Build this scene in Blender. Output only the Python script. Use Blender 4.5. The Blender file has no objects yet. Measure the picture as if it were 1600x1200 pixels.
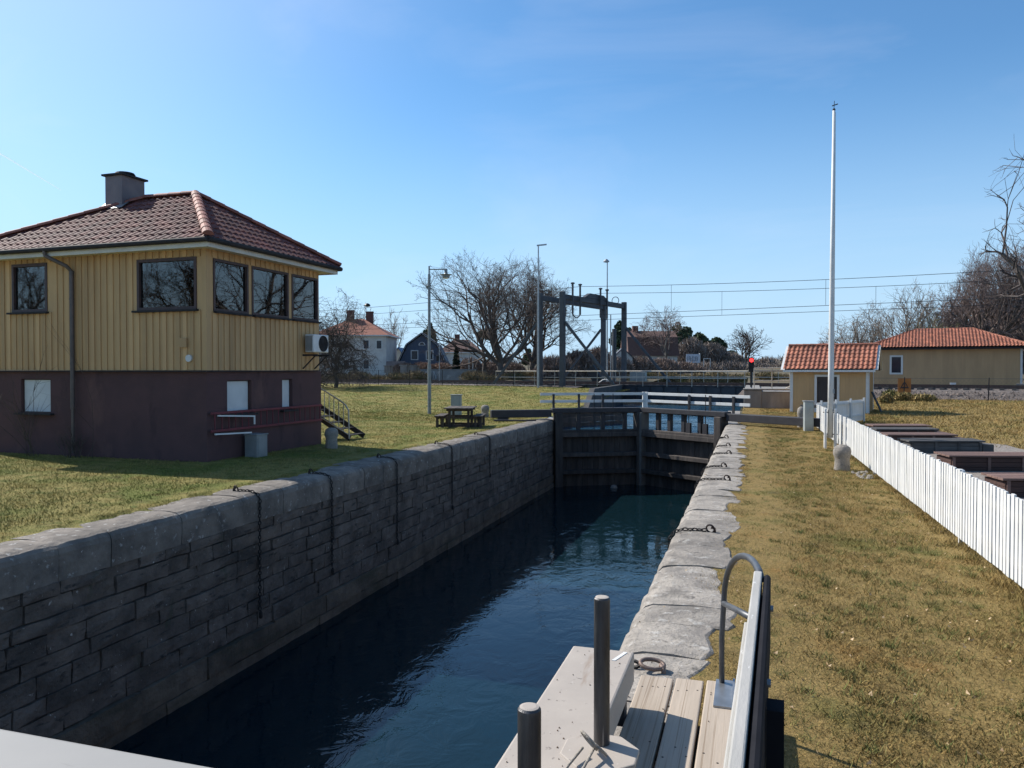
import bpy, math, random
import numpy as np
from mathutils import Vector, Matrix
random.seed(7)
SC = bpy.context.scene
COL = SC.collection
R_ = math.radians
# ------------------------------------------------------------------ camera
YAW, PITCH, CAMZ, FPX = 17.3, 1.05, 2.15, 1205.0
cd = bpy.data.cameras.new('camera'); cam = bpy.data.objects.new('camera', cd); COL.objects.link(cam)
cam.location = (0, 0, CAMZ); cam.rotation_euler = (R_(90 - PITCH), 0, R_(YAW))
cd.sensor_width = 36; cd.lens = 36 * FPX / 1600; cd.clip_start = .05; cd.clip_end = 20000
SC.camera = cam
# ------------------------------------------------------------------ sky, sun
SUN_EL, SUN_AZ = 40.0, 163.0           # azimuth counter-clockwise from +X
w = bpy.data.worlds.new('World'); SC.world = w; w.use_nodes = True
nt = w.node_tree; bg = nt.nodes['Background']
sky = nt.nodes.new('ShaderNodeTexSky'); sky.sky_type = 'NISHITA'; sky.sun_disc = False
sky.sun_elevation = R_(SUN_EL); sky.sun_rotation = R_(90 - SUN_AZ); sky.air_density = 1.0; sky.dust_density = .35; sky.ozone_density = 3.0
tc = nt.nodes.new('ShaderNodeTexCoord')
# thin cirrus, fixed in the sky by direction
mp = nt.nodes.new('ShaderNodeMapping'); mp.inputs['Scale'].default_value = (1.6, 5.5, 7); mp.inputs['Rotation'].default_value = (0, .25, R_(55))
nt.links.new(tc.outputs['Generated'], mp.inputs[0])
nz = nt.nodes.new('ShaderNodeTexNoise'); nz.inputs['Scale'].default_value = 1.25; nz.inputs['Detail'].default_value = 9; nz.inputs['Roughness'].default_value = .55; nz.inputs['Distortion'].default_value = .5
nt.links.new(mp.outputs[0], nz.inputs['Vector'])
cr = nt.nodes.new('ShaderNodeMapRange'); cr.inputs[1].default_value = .5; cr.inputs[2].default_value = .85; cr.inputs[3].default_value = 0; cr.inputs[4].default_value = .15
nt.links.new(nz.outputs['Fac'], cr.inputs[0])
mx = nt.nodes.new('ShaderNodeMix'); mx.data_type = 'RGBA'
nt.links.new(cr.outputs[0], mx.inputs[0]); nt.links.new(sky.outputs[0], mx.inputs[6]); mx.inputs[7].default_value = (6.4, 6.5, 7.2, 1)
# pale blue haze band low over the horizon
sx = nt.nodes.new('ShaderNodeSeparateXYZ'); nt.links.new(tc.outputs['Generated'], sx.inputs[0])
hr = nt.nodes.new('ShaderNodeMapRange'); hr.interpolation_type = 'SMOOTHSTEP'; hr.inputs[1].default_value = -.02; hr.inputs[2].default_value = .36; hr.inputs[3].default_value = .92; hr.inputs[4].default_value = 0; nt.links.new(sx.outputs[2], hr.inputs[0])
hm = nt.nodes.new('ShaderNodeMix'); hm.data_type = 'RGBA'; tn = nt.nodes.new('ShaderNodeMix'); tn.data_type = 'RGBA'; tn.blend_type = 'MULTIPLY'; tn.inputs[0].default_value = 1; nt.links.new(sky.outputs[0], tn.inputs[6]); tn.inputs[7].default_value = (.60, .88, 1.02, 1)
nt.links.new(hr.outputs[0], hm.inputs[0]); nt.links.new(tn.outputs[2], hm.inputs[6]); hm.inputs[7].default_value = (3.35, 4.75, 6.3, 1)
# brighter veil of air towards the sun
vm = nt.nodes.new('ShaderNodeVectorMath'); vm.operation = 'DOT_PRODUCT'; nt.links.new(tc.outputs['Generated'], vm.inputs[0]); vm.inputs[1].default_value = (math.cos(R_(SUN_EL)) * math.cos(R_(SUN_AZ)), math.cos(R_(SUN_EL)) * math.sin(R_(SUN_AZ)), math.sin(R_(SUN_EL)))
gr = nt.nodes.new('ShaderNodeMapRange'); gr.interpolation_type = 'SMOOTHSTEP'; gr.inputs[1].default_value = .66; gr.inputs[2].default_value = 1.0; gr.inputs[3].default_value = 0; gr.inputs[4].default_value = .34; nt.links.new(vm.outputs['Value'], gr.inputs[0])
gm = nt.nodes.new('ShaderNodeMix'); gm.data_type = 'RGBA'; nt.links.new(gr.outputs[0], gm.inputs[0]); nt.links.new(hm.outputs[2], gm.inputs[6]); gm.inputs[7].default_value = (6.0, 6.6, 8.0, 1)
nt.links.new(gm.outputs[2], mx.inputs[6])
nt.links.new(mx.outputs[2], bg.inputs['Color']); bg.inputs['Strength'].default_value = .108
sd = bpy.data.lights.new('sun', 'SUN'); sun = bpy.data.objects.new('sun', sd); COL.objects.link(sun)
sd.energy = 4.6; sd.angle = R_(.55); sd.color = (1, .95, .87)
_s = Vector((math.cos(R_(SUN_EL)) * math.cos(R_(SUN_AZ)), math.cos(R_(SUN_EL)) * math.sin(R_(SUN_AZ)), math.sin(R_(SUN_EL))))
sun.rotation_euler = _s.to_track_quat('Z', 'Y').to_euler(); sun.location = _s * 100
vs = SC.view_settings; vs.view_transform = 'Standard'; vs.look = 'None'; vs.exposure = .58; vs.gamma = 1; vs.use_curve_mapping = False
# ------------------------------------------------------------------ surveying helpers: photo pixel -> point on a real plane
_cm = cam.rotation_euler.to_matrix(); CAMP = Vector((0, 0, CAMZ))
def ray(u, v): return _cm @ Vector(((u - 800) / FPX, (600 - v) / FPX, -1))
def atz(u, v, z=0.0):
    d = ray(u, v); k = (z - CAMZ) / d.z; return CAMP + d * k
def atd(u, v, D): return CAMP + ray(u, v) * D
def atp(u, v, p, n):
    d = ray(u, v); n = Vector(n); return CAMP + d * ((Vector(p) - CAMP).dot(n) / d.dot(n))
def pix(p):
    q = _cm.transposed() @ (Vector(p) - CAMP); return 800 + FPX * q.x / -q.z, 600 - FPX * q.y / -q.z
# ------------------------------------------------------------------ materials
def nd(t, kind, **kw):
    n = t.nodes.new(kind)
    for k, v in kw.items(): n.inputs[k].default_value = v
    return n
def M(name, c, c2=None, rough=.8, sc=4, detail=6, bump=0, bsc=None, stretch=(1, 1, 1), rnd=0, metal=0, spec=.4, spots=(), fac=(.38, .62), world=False, bdist=.02, coat=0):
    m = bpy.data.materials.new(name); m.use_nodes = True; t = m.node_tree; L = t.links; b = t.nodes['Principled BSDF']
    b.inputs['Roughness'].default_value = rough; b.inputs['Metallic'].default_value = metal
    b.inputs['Specular IOR Level'].default_value = spec; b.inputs['Coat Weight'].default_value = coat
    if world: co = t.nodes.new('ShaderNodeNewGeometry').outputs['Position']
    else: co = t.nodes.new('ShaderNodeTexCoord').outputs['Object']
    mp = nd(t, 'ShaderNodeMapping', Scale=stretch); L.new(co, mp.inputs[0]); co = mp.outputs[0]
    c2 = c2 or tuple(x * .75 for x in c)
    n = nd(t, 'ShaderNodeTexNoise', Scale=sc, Detail=detail, Roughness=.6); L.new(co, n.inputs['Vector'])
    mr = nd(t, 'ShaderNodeMapRange'); mr.inputs[1].default_value, mr.inputs[2].default_value = fac; L.new(n.outputs['Fac'], mr.inputs[0])
    mx = t.nodes.new('ShaderNodeMix'); mx.data_type = 'RGBA'; L.new(mr.outputs[0], mx.inputs[0])
    mx.inputs[6].default_value = (*c, 1); mx.inputs[7].default_value = (*c2, 1); out = mx.outputs[2]
    for (sc_c, s_sc, lo, hi, st) in spots:
        mp2 = nd(t, 'ShaderNodeMapping', Scale=st); L.new(co, mp2.inputs[0])
        n2 = nd(t, 'ShaderNodeTexNoise', Scale=s_sc, Detail=5, Roughness=.65); L.new(mp2.outputs[0], n2.inputs['Vector'])
        r2 = nd(t, 'ShaderNodeMapRange'); r2.inputs[1].default_value = lo; r2.inputs[2].default_value = hi; L.new(n2.outputs['Fac'], r2.inputs[0])
        m2 = t.nodes.new('ShaderNodeMix'); m2.data_type = 'RGBA'; L.new(r2.outputs[0], m2.inputs[0]); L.new(out, m2.inputs[6]); m2.inputs[7].default_value = (*sc_c, 1); out = m2.outputs[2]
    if rnd:
        a = t.nodes.new('ShaderNodeAttribute'); a.attribute_name = 'rnd'
        r3 = nd(t, 'ShaderNodeMapRange'); r3.inputs[3].default_value = 1 - rnd; r3.inputs[4].default_value = 1 + rnd; L.new(a.outputs['Fac'], r3.inputs[0])
        m3 = t.nodes.new('ShaderNodeMix'); m3.data_type = 'RGBA'; m3.blend_type = 'MULTIPLY'; m3.inputs[0].default_value = 1
        L.new(out, m3.inputs[6]); L.new(r3.outputs[0], m3.inputs[7]); out = m3.outputs[2]
    L.new(out, b.inputs['Base Color'])
    if bump:
        nb = nd(t, 'ShaderNodeTexNoise', Scale=bsc or sc * 3, Detail=6, Roughness=.65); L.new(co, nb.inputs['Vector'])
        bp = nd(t, 'ShaderNodeBump', Strength=bump, Distance=bdist); L.new(nb.outputs['Fac'], bp.inputs['Height']); L.new(bp.outputs[0], b.inputs['Normal'])
    return m
def glass(name, tint, trans=.6, rough=.02):
    m = bpy.data.materials.new(name); m.use_nodes = True; t = m.node_tree; L = t.links
    for n in list(t.nodes): t.nodes.remove(n)
    o = t.nodes.new('ShaderNodeOutputMaterial'); tr = nd(t, 'ShaderNodeBsdfTransparent', Color=(*tint, 1)); g = nd(t, 'ShaderNodeBsdfGlossy', Roughness=rough)
    f = nd(t, 'ShaderNodeFresnel', IOR=1.55); ad = t.nodes.new('ShaderNodeMath'); ad.operation = 'MULTIPLY_ADD'; ad.inputs[1].default_value = 1.3; ad.inputs[2].default_value = 1 - trans
    ad.use_clamp = True; L.new(f.outputs[0], ad.inputs[0]); mx = t.nodes.new('ShaderNodeMixShader'); L.new(ad.outputs[0], mx.inputs[0]); L.new(tr.outputs[0], mx.inputs[1]); L.new(g.outputs[0], mx.inputs[2]); L.new(mx.outputs[0], o.inputs[0])
    return m
def water(name, col, bump, scale, stretch=(1, 1, 1)):
    m = bpy.data.materials.new(name); m.use_nodes = True; t = m.node_tree; L = t.links; b = t.nodes['Principled BSDF']
    b.inputs['Base Color'].default_value = (*col, 1); b.inputs['Roughness'].default_value = .03; b.inputs['IOR'].default_value = 1.33; b.inputs['Specular IOR Level'].default_value = .5
    g = t.nodes.new('ShaderNodeNewGeometry'); mp = nd(t, 'ShaderNodeMapping', Scale=stretch); L.new(g.outputs['Position'], mp.inputs[0])
    n1 = nd(t, 'ShaderNodeTexNoise', Scale=scale, Detail=4, Roughness=.55, Distortion=.6); L.new(mp.outputs[0], n1.inputs['Vector'])
    n0 = nd(t, 'ShaderNodeTexNoise', Scale=scale * .12, Detail=2); L.new(mp.outputs[0], n0.inputs['Vector'])
    mr = nd(t, 'ShaderNodeMapRange'); mr.inputs[1].default_value = .35; mr.inputs[2].default_value = .65; mr.inputs[3].default_value = .25; mr.inputs[4].default_value = 1; L.new(n0.outputs['Fac'], mr.inputs[0])
    mu = t.nodes.new('ShaderNodeMath'); mu.operation = 'MULTIPLY'; L.new(n1.outputs['Fac'], mu.inputs[0]); L.new(mr.outputs[0], mu.inputs[1])
    bp = nd(t, 'ShaderNodeBump', Strength=1.0, Distance=bump); L.new(mu.outputs[0], bp.inputs['Height']); L.new(bp.outputs[0], b.inputs['Normal'])
    return m
def lawn_mat(name, straw, green, soil, gbias, rnd=0):
    """dry spring turf: straw and green patches at three sizes, bare soil here and there"""
    m = bpy.data.materials.new(name); m.use_nodes = True; t = m.node_tree; L = t.links; b = t.nodes['Principled BSDF']; b.inputs['Roughness'].default_value = .95; b.inputs['Specular IOR Level'].default_value = .15
    co = t.nodes.new('ShaderNodeNewGeometry').outputs['Position']
    def noise(sc, lo, hi, det=5):
        n = nd(t, 'ShaderNodeTexNoise', Scale=sc, Detail=det, Roughness=.62); L.new(co, n.inputs['Vector']); r = nd(t, 'ShaderNodeMapRange'); r.inputs[1].default_value = lo; r.inputs[2].default_value = hi; L.new(n.outputs['Fac'], r.inputs[0]); return r.outputs[0]
    def mix(f, a, bb, mode='MIX'):
        x = t.nodes.new('ShaderNodeMix'); x.data_type = 'RGBA'; x.blend_type = mode
        L.new(f, x.inputs[0]) if hasattr(f, 'node') else setattr(x.inputs[0], 'default_value', f)
        for i, q in ((6, a), (7, bb)):
            L.new(q, x.inputs[i]) if hasattr(q, 'node') else setattr(x.inputs[i], 'default_value', (*q, 1))
        return x.outputs[2]
    c = mix(noise(.55, .56 - gbias, .70 - gbias, 7), straw, green); c = mix(noise(3.3, .60 - gbias, .72 - gbias, 6), c, tuple(x * .8 for x in green)); c = mix(noise(.9, .55, .75, 5), c, (straw[0] * 1.05, straw[1] * .82, straw[2] * .7))
    c = mix(noise(2.6, .52, .70, 6), c, tuple(x * .62 for x in straw))
    c = mix(noise(1.1, .60, .74, 8), c, soil)
    c = mix(noise(26, .47, .85), c, tuple(x * .5 for x in green))
    c = mix(noise(70, .55, .7), c, tuple(min(1, x * 1.75) for x in straw))
    if rnd:
        a = t.nodes.new('ShaderNodeAttribute'); a.attribute_name = 'rnd'; r = nd(t, 'ShaderNodeMapRange'); r.inputs[3].default_value = 1 - rnd; r.inputs[4].default_value = 1 + rnd; L.new(a.outputs['Fac'], r.inputs[0]); c = mix(1.0, c, r.outputs[0], 'MULTIPLY')
    L.new(c, b.inputs['Base Color'])
    n = nd(t, 'ShaderNodeTexNoise', Scale=38, Detail=6, Roughness=.7); L.new(co, n.inputs['Vector']); bp = nd(t, 'ShaderNodeBump', Strength=.8, Distance=.04); L.new(n.outputs['Fac'], bp.inputs['Height']); L.new(bp.outputs[0], b.inputs['Normal'])
    return m
# ------------------------------------------------------------------ mesh builder
class MB:
    def __init__(s): s.v = []; s.f = []; s.r = []; s.p = []
    def add(s, vs, fs, r=None):
        n = len(s.v); r = random.random() if r is None else r; s.p.append((n, len(s.f)))
        s.v += [tuple(x) for x in vs]; s.f += [tuple(i + n for i in f) for f in fs]; s.r += [r] * len(fs); return s
    def box(s, x0, x1, y0, y1, z0, z1, r=None):
        return s.add([(x0, y0, z0), (x1, y0, z0), (x1, y1, z0), (x0, y1, z0), (x0, y0, z1), (x1, y0, z1), (x1, y1, z1), (x0, y1, z1)],
                     [(3, 2, 1, 0), (4, 5, 6, 7), (0, 1, 5, 4), (1, 2, 6, 5), (2, 3, 7, 6), (3, 0, 4, 7)], r)
    def obox(s, o, ex, ey, ez, r=None):
        o, ex, ey, ez = map(Vector, (o, ex, ey, ez)); q = [o, o + ex, o + ex + ey, o + ey]
        if ex.cross(ey).dot(ez) < 0: q = [o, o + ey, o + ex + ey, o + ex]
        return s.add(q + [p + ez for p in q], [(3, 2, 1, 0), (4, 5, 6, 7), (0, 1, 5, 4), (1, 2, 6, 5), (2, 3, 7, 6), (3, 0, 4, 7)], r)
    def bar(s, a, b, w, h, up=(0, 0, 1), r=None):
        a, b = Vector(a), Vector(b); d = (b - a); up = Vector(up); x = d.cross(up)
        if x.length < 1e-6: x = d.cross(Vector((0, 1, 0)))
        x = x.normalized(); y = x.cross(d).normalized()
        return s.obox(a - x * w / 2 - y * h / 2, x * w, y * h, d, r)
    def tube(s, pts, rad, n=8, cap=True, r=None):
        pts = [Vector(p) for p in pts]; rads = rad if isinstance(rad, (list, tuple)) else [rad] * len(pts)
        d0 = (pts[1] - pts[0]).normalized(); x = d0.orthogonal().normalized(); vs = []
        for i, p in enumerate(pts):
            d = (pts[min(i + 1, len(pts) - 1)] - pts[max(i - 1, 0)]).normalized(); x = (x - d * x.dot(d)).normalized(); y = d.cross(x)
            for k in range(n):
                a = 2 * math.pi * k / n; vs.append(p + (x * math.cos(a) + y * math.sin(a)) * rads[i])
        fs = [(i * n + k, i * n + (k + 1) % n, (i + 1) * n + (k + 1) % n, (i + 1) * n + k) for i in range(len(pts) - 1) for k in range(n)]
        if cap: fs += [tuple(range(n - 1, -1, -1)), tuple((len(pts) - 1) * n + k for k in range(n))]
        return s.add(vs, fs, r)
    def lathe(s, c, prof, n=16, r=None, sq=None):
        c = Vector(c); vs = []
        for (rr, z) in prof:
            for k in range(n):
                a = 2 * math.pi * k / n; vs.append(c + Vector((rr * math.cos(a), rr * math.sin(a) * (sq or 1), z)))
        m = len(prof); fs = [(i * n + k, i * n + (k + 1) % n, (i + 1) * n + (k + 1) % n, (i + 1) * n + k) for i in range(m - 1) for k in range(n)]
        fs += [tuple(range(n - 1, -1, -1)), tuple((m - 1) * n + k for k in range(n))]
        return s.add(vs, fs, r)
    def prism(s, poly, ext, r=None):
        poly = [Vector(p) for p in poly]; ext = Vector(ext); n = len(poly)
        nrm = (poly[1] - poly[0]).cross(poly[2] - poly[1])
        if nrm.dot(ext) > 0: poly = poly[::-1]
        return s.add(poly + [p + ext for p in poly], [tuple(range(n)), tuple(range(2 * n - 1, n - 1, -1))] + [((i + 1) % n, i, n + i, n + (i + 1) % n) for i in range(n)], r)
    def torus(s, c, R, rad, axis=(0, 0, 1), n=16, k=6, sx=1, xdir=None):
        ax = Vector(axis).normalized(); x = Vector(xdir).normalized() if xdir else ax.orthogonal().normalized(); y = ax.cross(x)
        p = [Vector(c) + x * (R * sx * math.cos(2 * math.pi * i / n)) + y * (R * math.sin(2 * math.pi * i / n)) for i in range(n + 1)]
        return s.tube(p, rad, k, False)
    def each(s, name, mat, parent=None, **kw):
        """every added shape becomes an object of its own"""
        out = []; ps = s.p + [(len(s.v), len(s.f))]
        for (v0, f0), (v1, f1) in zip(ps, ps[1:]):
            q = MB(); q.v = s.v[v0:v1]; q.f = [tuple(i - v0 for i in f) for f in s.f[f0:f1]]; q.r = s.r[f0:f1]; out.append(q.build(name, mat, parent, **kw))
        return out
    def build(s, name, mat, parent=None, smooth=False, bevel=0, world=True):
        me = bpy.data.meshes.new(name); v = s.v
        if parent is not None and world:
            iv = WM[parent.name].inverted(); v = [iv @ Vector(p) for p in v]
        me.from_pydata([tuple(p) for p in v], [], s.f)
        a = me.attributes.new('rnd', 'FLOAT', 'FACE'); a.data.foreach_set('value', np.array(s.r, dtype=np.float32))
        if smooth: me.polygons.foreach_set('use_smooth', [True] * len(me.polygons))
        me.materials.append(mat); o = bpy.data.objects.new(name, me); COL.objects.link(o)
        if parent is not None: o.parent = parent; WM[o.name] = WM[parent.name]
        else: WM[o.name] = Matrix()
        if bevel:
            b = o.modifiers.new('bevel', 'BEVEL'); b.width = bevel; b.segments = 2; b.limit_method = 'ANGLE'; b.angle_limit = R_(40)
        if smooth:
            try:
                md = me.polygons
            except Exception: pass
        return o
WM = {}
def tag(o, label=None, cat=None, group=None, kind=None):
    if label: o['label'] = label
    if cat: o['category'] = cat
    if group: o['group'] = group
    if kind: o['kind'] = kind
    return o
def thing(name, loc, label, cat, rz=0, group=None):
    o = bpy.data.objects.new(name, None); COL.objects.link(o); o.location = loc; o.rotation_euler = (0, 0, rz); o.empty_display_size = .2
    WM[o.name] = Matrix.Translation(Vector(loc)) @ Matrix.Rotation(rz, 4, 'Z')
    return tag(o, label, cat, group)
def dup(root, loc, rz=0, label=None, sc=None):
    r = root.copy(); COL.objects.link(r); r.location = loc; r.rotation_euler = (0, 0, rz)
    if sc: r.scale = sc if isinstance(sc, tuple) else (sc,) * 3
    if label: r['label'] = label
    for ch in list(root.children):
        c = ch.copy(); COL.objects.link(c); c.parent = r
        for g in ch.children:
            d = g.copy(); COL.objects.link(d); d.parent = c
    return r
def smoothstep(x): x = max(0, min(1, x)); return x * x * (3 - 2 * x)
def npmesh(name, V, F, mat, rnd=None, smooth=False):
    me = bpy.data.meshes.new(name); k = F.shape[1]; me.vertices.add(len(V)); me.vertices.foreach_set('co', V.astype(np.float32).ravel())
    me.loops.add(F.size); me.loops.foreach_set('vertex_index', F.astype(np.int32).ravel()); me.polygons.add(len(F))
    me.polygons.foreach_set('loop_start', np.arange(0, F.size, k, dtype=np.int32)); me.polygons.foreach_set('loop_total', np.full(len(F), k, dtype=np.int32))
    if smooth: me.polygons.foreach_set('use_smooth', np.ones(len(F), dtype=bool))
    if rnd is not None:
        a = me.attributes.new('rnd', 'FLOAT', 'FACE'); a.data.foreach_set('value', rnd.astype(np.float32))
    me.materials.append(mat); me.update(calc_edges=True); me.validate(); return me
def npobj(name, V, F, mat, parent=None, rnd=None, smooth=False):
    o = bpy.data.objects.new(name, npmesh(name, V, F, mat, rnd, smooth)); COL.objects.link(o)
    if parent is not None: o.parent = parent
    WM[o.name] = Matrix(); return o
# ------------------------------------------------------------------ layout
XL, XR = -8.17, -.98                    # lock chamber faces
WZ, WZ2 = -2.88, -.48                   # water in the chamber, water above the gate
RO = Vector((-6.3, 61.8, 0)); RE = Vector((.9628, -.2703, 0)); RN = Vector((.2703, .9628, 0))   # railway: origin, along, across
RZ = 1.05
def rail(s, t, z=0): return RO + RE * s + RN * t + Vector((0, 0, z))
def rst(x, y): p = Vector((x, y, 0)) - RO; return p.dot(RE), p.dot(RN)
def gz(x, y):
    s, t = rst(x, y); zm = .8 + (.35 - .8) * smoothstep((s + 15) / 32)
    z = zm * smoothstep((t + 26) / 22)
    if t > 8: z += min(4.5, (t - 8) * .022)
    return z
def xl(y): return XL - .46 if y < 33 else (-8.75 - (y - 33) * .04)
def xr(y): return XR + .46 if y < 31.6 else -.45
LAWN = lawn_mat('lawn turf', (.255, .178, .068), (.11, .122, .03), (.12, .085, .05), .02)
LAWNG = lawn_mat('green lawn turf', (.255, .21, .07), (.115, .142, .028), (.15, .115, .05), .09)
BLADE = lawn_mat('grass blades', (.315, .222, .086), (.14, .152, .04), (.17, .12, .065), .02, rnd=.35)
BLADEG = lawn_mat('green grass blades', (.31, .255, .085), (.145, .178, .036), (.19, .145, .065), .09, rnd=.35)
def lawn(name, xs, y0, y1, dy, mat):
    """xs(y) gives the column positions of one row"""
    ys = [y0]
    while ys[-1] < y1: ys.append(min(y1, ys[-1] + dy))
    rows = [[(x, y) for x in xs(y)] for y in ys]; n = len(rows[0]); V = []
    for r in rows:
        for (x, y) in r: V.append((x, y, gz(x, y) - .012 + (.02 if min(abs(x - XL), abs(x - XR)) < 1.6 else 0) + .02 * math.sin(x * 2.1 + y * 1.3) * math.cos(y * 1.7 - x) * (1 if abs(x - XL) > 2 and abs(x - XR) > 2 else .3)))
    F = [(j * n + i, j * n + i + 1, (j + 1) * n + i + 1, (j + 1) * n + i) for j in range(len(ys) - 1) for i in range(n - 1)]
    o = npobj(name, np.array(V), np.array(F), mat, smooth=True); return tag(o, kind='structure')
def geo(a, b, n, p): return [a + (b - a) * (i / n) ** p for i in range(n + 1)]
lawn('lawn_west', lambda y: geo(xl(y), -120, 44, 1.9), -12, 72, 1.0, LAWNG)
lawn('lawn_east', lambda y: geo(xr(y), 120, 44, 1.9), -12, 60, 1.0, LAWN)
FARG = M('far ground', (.12, .09, .05), (.055, .055, .025), .95, .05, 8, spots=[((.14, .11, .07), .2, .55, .65, (1, 1, 1))], world=True)
# ground beyond the railway, to the horizon (water gap of the canal stays open behind the bridge)
def farz(x, y): return max(gz(min(max(x, -200), 200), min(y, 400)) - .05, .2)
lawn_far = []
for nm, f in (('ground_west', lambda y: geo(xl(min(y, 62)) if y < 96 else -4.6, -4000, 40, 3.2)), ('ground_east', lambda y: geo(-.45 if y < 96 else -4.6, 4000, 40, 3.2))):
    ys = [58, 62, 66, 70, 76, 84, 95.9, 96.1, 105, 120, 140, 165, 200, 260, 340, 500, 800, 1400, 2600, 5000]
    V = []
    for y in ys:
        for x in f(y):
            s, t = rst(x, y)
            zz = farz(x, y) if t > -2 else gz(x, y) - .3
            V.append((x, y, zz))
    n = 41; F = [(j * n + i, j * n + i + 1, (j + 1) * n + i + 1, (j + 1) * n + i) for j in range(len(ys) - 1) for i in range(n - 1)]
    tag(npobj(nm, np.array(V), np.array(F), FARG, smooth=True), kind='structure')
# ------------------------------------------------------------------ water
WLOW = water('lock water', (.0035, .014, .019), .024, 2.2, (1, .8, 1))
WUP = water('canal water', (.018, .07, .125), .2, 1.5, (.6, 1.2, 1))
def sheet(name, pts, mat, kind='structure'):
    m = MB().add(pts, [tuple(range(len(pts)))]); return tag(m.build(name, mat), kind=kind)
sheet('lock_water', [(XL - .3, -14, WZ), (XR + .3, -14, WZ), (XR + .3, 31.6, WZ), (-4.6, 34.2, WZ), (XL - .3, 32.4, WZ)], WLOW)
sheet('canal_water', [(XL - .2, 32.55, WZ2), (-4.66, 34.3, WZ2), (XR + .2, 31.75, WZ2), (.5, 36, WZ2), (.5, 97, WZ2), (-12, 97, WZ2), (-9.5, 34, WZ2)], WUP).location.z = 0
# (the gate stands between the two levels; a sill under the upper water closes the step)
# ------------------------------------------------------------------ lock walls
STONEB = M('algae stained masonry', (.165, .128, .094), (.09, .073, .057), .9, 2.4, 9, bump=1, bsc=9, rnd=.16, bdist=.05, spots=[((.06, .055, .035), 1.2, .52, .7, (1, .4, 2))])
STONE = M('granite masonry', (.165, .132, .108), (.088, .071, .059), .9, 2.4, 9, bump=1, bsc=9, rnd=.16, bdist=.05,
          spots=[((.045, .039, .035), .9, .54, .72, (1, .7, 1.4)), ((.035, .031, .028), 5, .58, .68, (1, .6, 2)), ((.17, .13, .10), .8, .58, .74, (1, .5, 2)), ((.44, .42, .38), 8, .655, .70, (1, 1, 1)), ((.36, .34, .31), 21, .67, .71, (1, 1, 1)), ((.05, .06, .035), 2.2, .62, .75, (1, 1, .5))])
JOINT = M('wall joints', (.085, .074, .066), (.055, .048, .043), .95, 8)
COPED = M('shade-darkened granite coping', (.215, .185, .155), (.125, .108, .092), .88, 2.6, 9, bump=.8, bsc=14, rnd=.18, bdist=.03,  # darker copy of the coping, shade of its face put into the colour
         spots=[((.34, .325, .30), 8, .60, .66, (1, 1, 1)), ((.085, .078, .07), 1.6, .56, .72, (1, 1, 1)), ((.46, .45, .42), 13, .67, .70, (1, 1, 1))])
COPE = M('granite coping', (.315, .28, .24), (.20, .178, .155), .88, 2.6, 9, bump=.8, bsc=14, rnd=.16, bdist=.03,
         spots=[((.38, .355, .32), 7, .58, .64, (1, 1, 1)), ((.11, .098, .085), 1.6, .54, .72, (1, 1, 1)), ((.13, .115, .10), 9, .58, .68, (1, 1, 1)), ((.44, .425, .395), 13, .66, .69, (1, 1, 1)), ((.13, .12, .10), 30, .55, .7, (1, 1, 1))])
CONCD = M('shade-dark concrete', (.075, .07, .066), (.045, .042, .04), .9, 1.2, 9, bump=.4, bsc=12, stretch=(1, 1, .35))  # darker copy of the concrete, the bank wall's shade put into the colour
CONC = M('weathered concrete', (.27, .255, .235), (.17, .16, .15), .9, 1.2, 9, bump=.4, bsc=12, stretch=(1, 1, .35), spots=[((.07, .065, .06), 1.5, .58, .76, (2, 2, .3))])
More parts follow.
